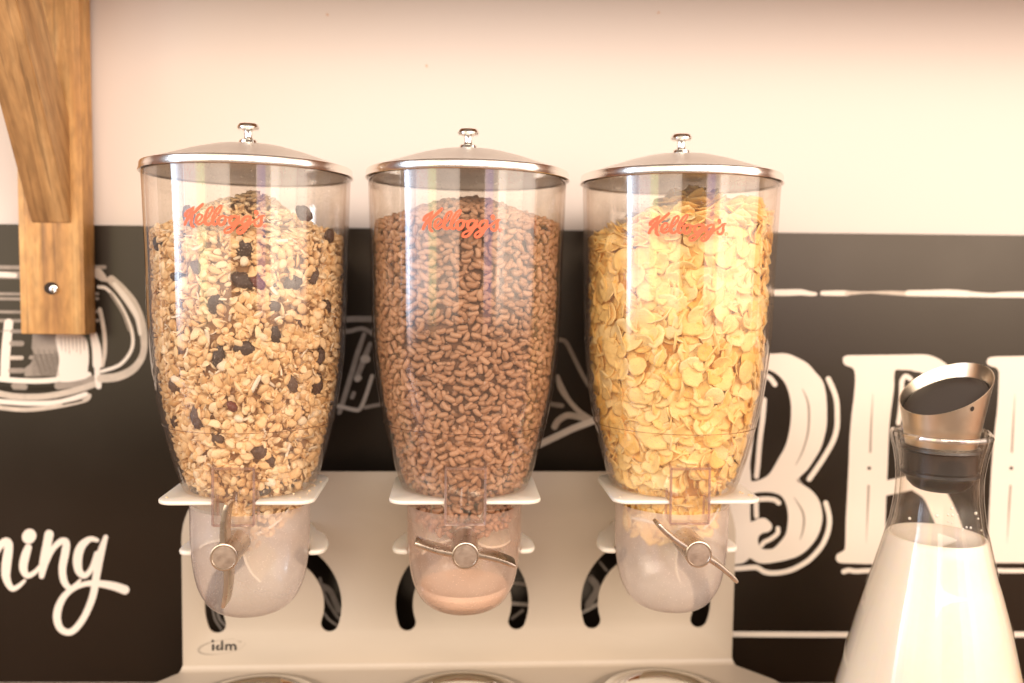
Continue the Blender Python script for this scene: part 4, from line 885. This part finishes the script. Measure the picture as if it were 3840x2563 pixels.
        for q_ in range(n):
            for k in range(8): F.append((8*q_+k, 8*q_+(k+1) % 8, 8*q_+8+(k+1) % 8, 8*q_+8+k))
        F.append(tuple(range(7, -1, -1))); F.append(tuple(8*n+k for k in range(8)))
        bm = bmesh.new(); me = MB().add(V, F).mesh('handle_arm'); bm.from_mesh(me); bmesh.ops.recalc_face_normals(bm, faces=bm.faces[:]); bm.to_mesh(me); bm.free(); me.set_sharp_from_angle(angle=math.radians(38)); me.materials.append(M['nickel'])
        link('handle_arm', me, kn)
    return d
dispenser(-1, JX[0], 'left clear cereal dispenser full of granola with its handle turned upright', 0.0, math.radians(100), 0)
dispenser(0, JX[1], 'middle clear cereal dispenser full of brown cocoa puffs with its handle lying level', -.065, math.radians(-1), 0)
dispenser(1, JX[2], 'right clear cereal dispenser full of yellow corn flakes with its handle slanting down', -.16, math.radians(-23.5), 0)
# cocoa powder settled in the middle chamber
lathe([(.0001, -.3325), (.012, -.3315), (.022, -.3290), (.030, -.3270), (.0345, -.3235), (.0352, -.3275), (.0318, -.3340), (.023, -.3388), (.010, -.3405), (.0001, -.3405)], 60, (JX[1], 0, 0)).build('cocoa_powder', principled('cocoa_dust', (.84, .64, .48), .9, var=.12, vscale=60, bump=.6, bscale=500), label='light brown cocoa dust lying in the bottom of the middle dispenser', cat='cereal dust', kind='stuff')

# ------------------------------------------------------------------ the milk carafe
YC = -.04; ax = onY(3512, 2006, YC); AX = float(ax[0])
def csil(py, xl_, xr_):
    p = onY((xl_+xr_)/2, py, YC); v = p-CAM; dep = v@cf; th = math.atan2(v@cr, dep); return ((xr_-xl_)/2*dep/FPX*math.cos(th), float(p[2]))
PG = [csil(*t_) for t_ in ((1632, 3336, 3728), (1664, 3341, 3722), (1700, 3348, 3708), (1763, 3353, 3692), (1800, 3352, 3687), (1860, 3345, 3684), (1910, 3334, 3687), (1955, 3323, 3691), (1995, 3308, 3700), (2051, 3290, 3713), (2146, 3256, 3735), (2200, 3235, 3752), (2347, 3186, 3792), (2557, 3128, 3838))]
print('carafe', [(round(a, 4), round(b_, 4)) for a, b_ in PG], AX)
zbot = ZC+.0006; rl, zl_ = PG[-1]
PG2 = PG+[(rl+.004, zl_-.02)] if zl_-.03 > zbot else PG
PG2 += [(PG2[-1][0]+.001, zbot+.012), (PG2[-1][0]-.003, zbot+.004), (PG2[-1][0]-.012, zbot)]
PGs = [tuple(s) for s in spline(PG2, 5)]
_zg = np.array([p[1] for p in PGs[::-1]]); _rg = np.array([p[0] for p in PGs[::-1]])
def Rg(z): return float(np.interp(z, _zg, _rg))
car = empty('milk_carafe', (AX, YC, zbot), label='glass carafe of milk with a slanted steel stopper at the right', cat='carafe')
r0, z0 = PGs[0]; lipz = z0+.004
outer = [(r0-.0034, z0-.002), (r0-.0032, z0+.0016), (r0-.0018, z0+.0030), (r0-.0004, z0+.0022), (r0, z0)]+PGs[1:]
def spout(V):  # pinched pouring lip at the right of the rim
    o = []
    for x, y, z in V:
        dx, dy = x-AX, y-YC; a = math.atan2(dy, dx); wgt = math.exp(-((a-math.radians(12))/.32)**2)*max(0, min(1, (z-(z0-.014))/.014))
        o.append((x+dx*.10*wgt, y+dy*.10*wgt, z+.0016*wgt))
    return o
mb = lathe(outer, 128, (AX, YC, 0)); mb.v = spout(mb.v); g1 = mb.build('glass_body', M['glass'], car)
mb = lathe([(r_-.0034, z_) for r_, z_ in PGs[1:-3] if z_ > float(onY(3512, 2012, YC)[2])], 128, (AX, YC, 0)); mb.v = spout(mb.v); mb.build('inner_glass', M['glass_in'], g1)
zm = float(onY(3512, 2008, YC)[2])
pm = [(.0001, zm), (Rg(zm)-.0048, zm), (Rg(zm)-.0030, zm+.0006), (Rg(zm)-.0022, zm+.0004)]+[(Rg(z)-.0012, z) for z in np.linspace(zm-.002, zbot+.006, 26)]+[(.0001, zbot+.006)]
lathe(pm, 96, (AX, YC, 0)).build('milk', M['milk'], label='white milk filling the glass carafe up to its shoulder', cat='milk')
rD = np.random.default_rng(4); mb = MB()
for px, py, rd in ((3570, 1907, .0013), (3514, 1935, .0014), (3555, 1932, .0010), (3571, 1933, .0011), (3659, 1926, .0012), (3411, 1945, .0011), (3591, 1931, .0006), (3668, 1946, .0008), (3625, 1978, .0008), (3640, 1980, .0009), (3612, 1985, .0007), (3680, 1990, .0007), (3556, 1958, .0007), (3569, 1962, .0008), (3700, 1955, .0007)):
    d = ray(px, py); t_ = .5
    for _ in range(400):
        p = CAM+d*t_
        if math.hypot(p[0]-AX, p[1]-YC) < Rg(p[2])-.0036: break
        t_ += .001
    v, f = lump(rd*2, rd*1.5, rd*2.2, rD, I2, .12); mb.add(v+p, f)
mb.build('milk_drops', M['milk'], car, label='white milk drops inside the neck')
# stopper: tapered steel cup cut off at a slant, black disc inside, rubber body in the neck
st = empty('stopper', (AX, YC, z0)); st.parent = car; st.matrix_parent_inverse = world_of(car).inverted()
pc = csil(1662, 3389, 3660); rb_ = pc[0]; zb_ = z0-.008
def cutz(x, y): return ztop_c+.50*x+.25*y
ct = onY(3538, 1466, YC); ztop_c = float(ct[2]); rt_ = csil(1466, 3358, 3716)[0]*.985
print('stopper', rb_, rt_, zb_, ztop_c, z0)
K = 96; n = 12; V = []; F = []
def cup_r(z): return rb_+(rt_-rb_)*(z-zb_)/(ztop_c-zb_)
for q_ in range(n+1):
    for j in range(K):
        a = 2*PI*j/K; zt_ = ztop_c
        for _ in range(4): rr_ = cup_r(zt_); zt_ = cutz(rr_*math.cos(a), rr_*math.sin(a))
        z = zb_+(zt_-zb_)*q_/n; rr_ = cup_r(z); V.append((AX+rr_*math.cos(a), YC+rr_*math.sin(a), z))
for q_ in range(n+1):
    for j in range(K):
        a = 2*PI*j/K; x, y, z = V[(n-q_)*K+j]; rr_ = math.hypot(x-AX, y-YC)-.0007; V.append((AX+rr_*math.cos(a), YC+rr_*math.sin(a), z))
for q_ in range(2*n+1):
    for j in range(K): F.append((q_*K+j, q_*K+(j+1) % K, (q_+1)*K+(j+1) % K, (q_+1)*K+j))
cupo = MB().add(V, F).build('steel_cup', M['steel'], st)
# flap
V = []; F = []; dn = .0085
for fr, dz in ((.0, 0), (.5, 0), (.93, 0), (.965, -.0006), (.965, -.0030)):
    for j in range(K):
        a = 2*PI*j/K; zt_ = ztop_c-dn
        for _ in range(4): rr_ = cup_r(zt_)-.0007; zt_ = cutz(rr_*math.cos(a), rr_*math.sin(a))-dn
        x, y = rr_*fr*math.cos(a), rr_*fr*math.sin(a); V.append((AX+x, YC+y, cutz(x, y)-dn+dz))
for q_ in range(4):
    for j in range(K): F.append((q_*K+j, q_*K+(j+1) % K, (q_+1)*K+(j+1) % K, (q_+1)*K+j))
MB().add(V, F).build('black_flap', M['rubber'], st)
hp = ray(3645, 1534); t_ = .5
for _ in range(600):
    p = CAM+hp*t_
    if math.hypot(p[0]-AX, p[1]-YC) < cup_r(p[2]): break
    t_ += .0005
aH = math.atan2(p[1]-YC, p[0]-AX); oh = np.array([math.cos(aH), math.sin(aH), 0]); th_ = np.array([-math.sin(aH), math.cos(aH), 0]); A = np.array([AX, YC, p[2]])+oh*(cup_r(p[2])+.0002)
up_ = np.array([0, 0, 1])+oh*(rt_-rb_)/(ztop_c-zb_)
V = [A]+[A+th_*.0016*math.cos(2*PI*j/20)+up_*.0019*math.sin(2*PI*j/20) for j in range(20)]
MB().add(V, [(0, 1+j, 1+(j+1) % 20) for j in range(20)]).build('rivet_hole', M['rubber'], cupo, smooth=False, angle=None)
rz = lambda py: float(onY(3525, py, YC)[2])
rr0 = csil(1700, 3380, 3662)[0]
lathe([(rb_-.001, zb_+.0005), (rr0+.002, zb_-.001), (rr0+.0026, zb_-.003), (rr0+.0006, zb_-.0045), (rr0, rz(1712)), (rr0+.0002, rz(1758)), (rr0+.0020, rz(1764)), (rr0+.0022, rz(1775)), (rr0-.0008, rz(1784)), (rr0-.0024, rz(1795)), (rr0-.0030, rz(1806)), (rr0-.0070, rz(1826)), (rr0-.0100, rz(1833)), (.0001, rz(1835))], 72, (AX, YC, 0)).build('rubber_plug', M['rubber'], st)

# rounded lip of the carafe
mb = lathe([(r0-.0001, z0-.0012), (r0+.0002, z0+.0004), (r0-.0004, z0+.0021), (r0-.0018, z0+.0029), (r0-.0031, z0+.0018), (r0-.0034, z0-.0004)], 128, (AX, YC, 0)); mb.v = spout(mb.v)
mb.build('rim', clear('carafe_lip', f0=.20, rough=.05, haze=.10, hazecol=(.95, .9, .82), tint=(.93, .90, .86), edge=(.7, .62, .54)), g1)
# crumbs that fell on the holder plates
rC = np.random.default_rng(31); mb = MB()
for k in range(46):
    i = (-1, -1, 1)[k % 3]; x = i*SP+rC.uniform(.034, .054)*(1 if k % 4 else -1); y = rC.uniform(-.046, .018); s_ = rC.uniform(.0004, .0012)
    if math.hypot(x-i*SP, y) < .047: continue
    v, f = lump(s_*2, s_*1.6, s_*1.2, rC, I1, .25); mb.add(v+np.array([x, y, ZP+s_*.4]), f)
o = mb.build('cereal_crumbs', MF['oats'], label='tiny cereal crumbs scattered on the white holder plates', cat='crumbs', kind='stuff')
# small marks on the wall paint
mk = principled('wall_mark', (.62, .40, .26), .8)
for px, py, rd in ((1228, 56, .0011), (1600, 248, .0012), (2470, 48, .0010)):
    c0 = onW2(px, py, .0004); V = [c0]+[c0+WT*rd*math.cos(a)*(1+.3*math.sin(2*a+px))+np.array([0, 0, rd*math.sin(a)*(1+.25*math.cos(3*a))]) for a in np.linspace(0, 2*PI, 15)[:-1]]
    MB().add(V, [(0, 1+j, 1+(j+1) % 14) for j in range(14)]).build('paint_mark', mk, bpy.data.objects['wall'], smooth=False, angle=None)
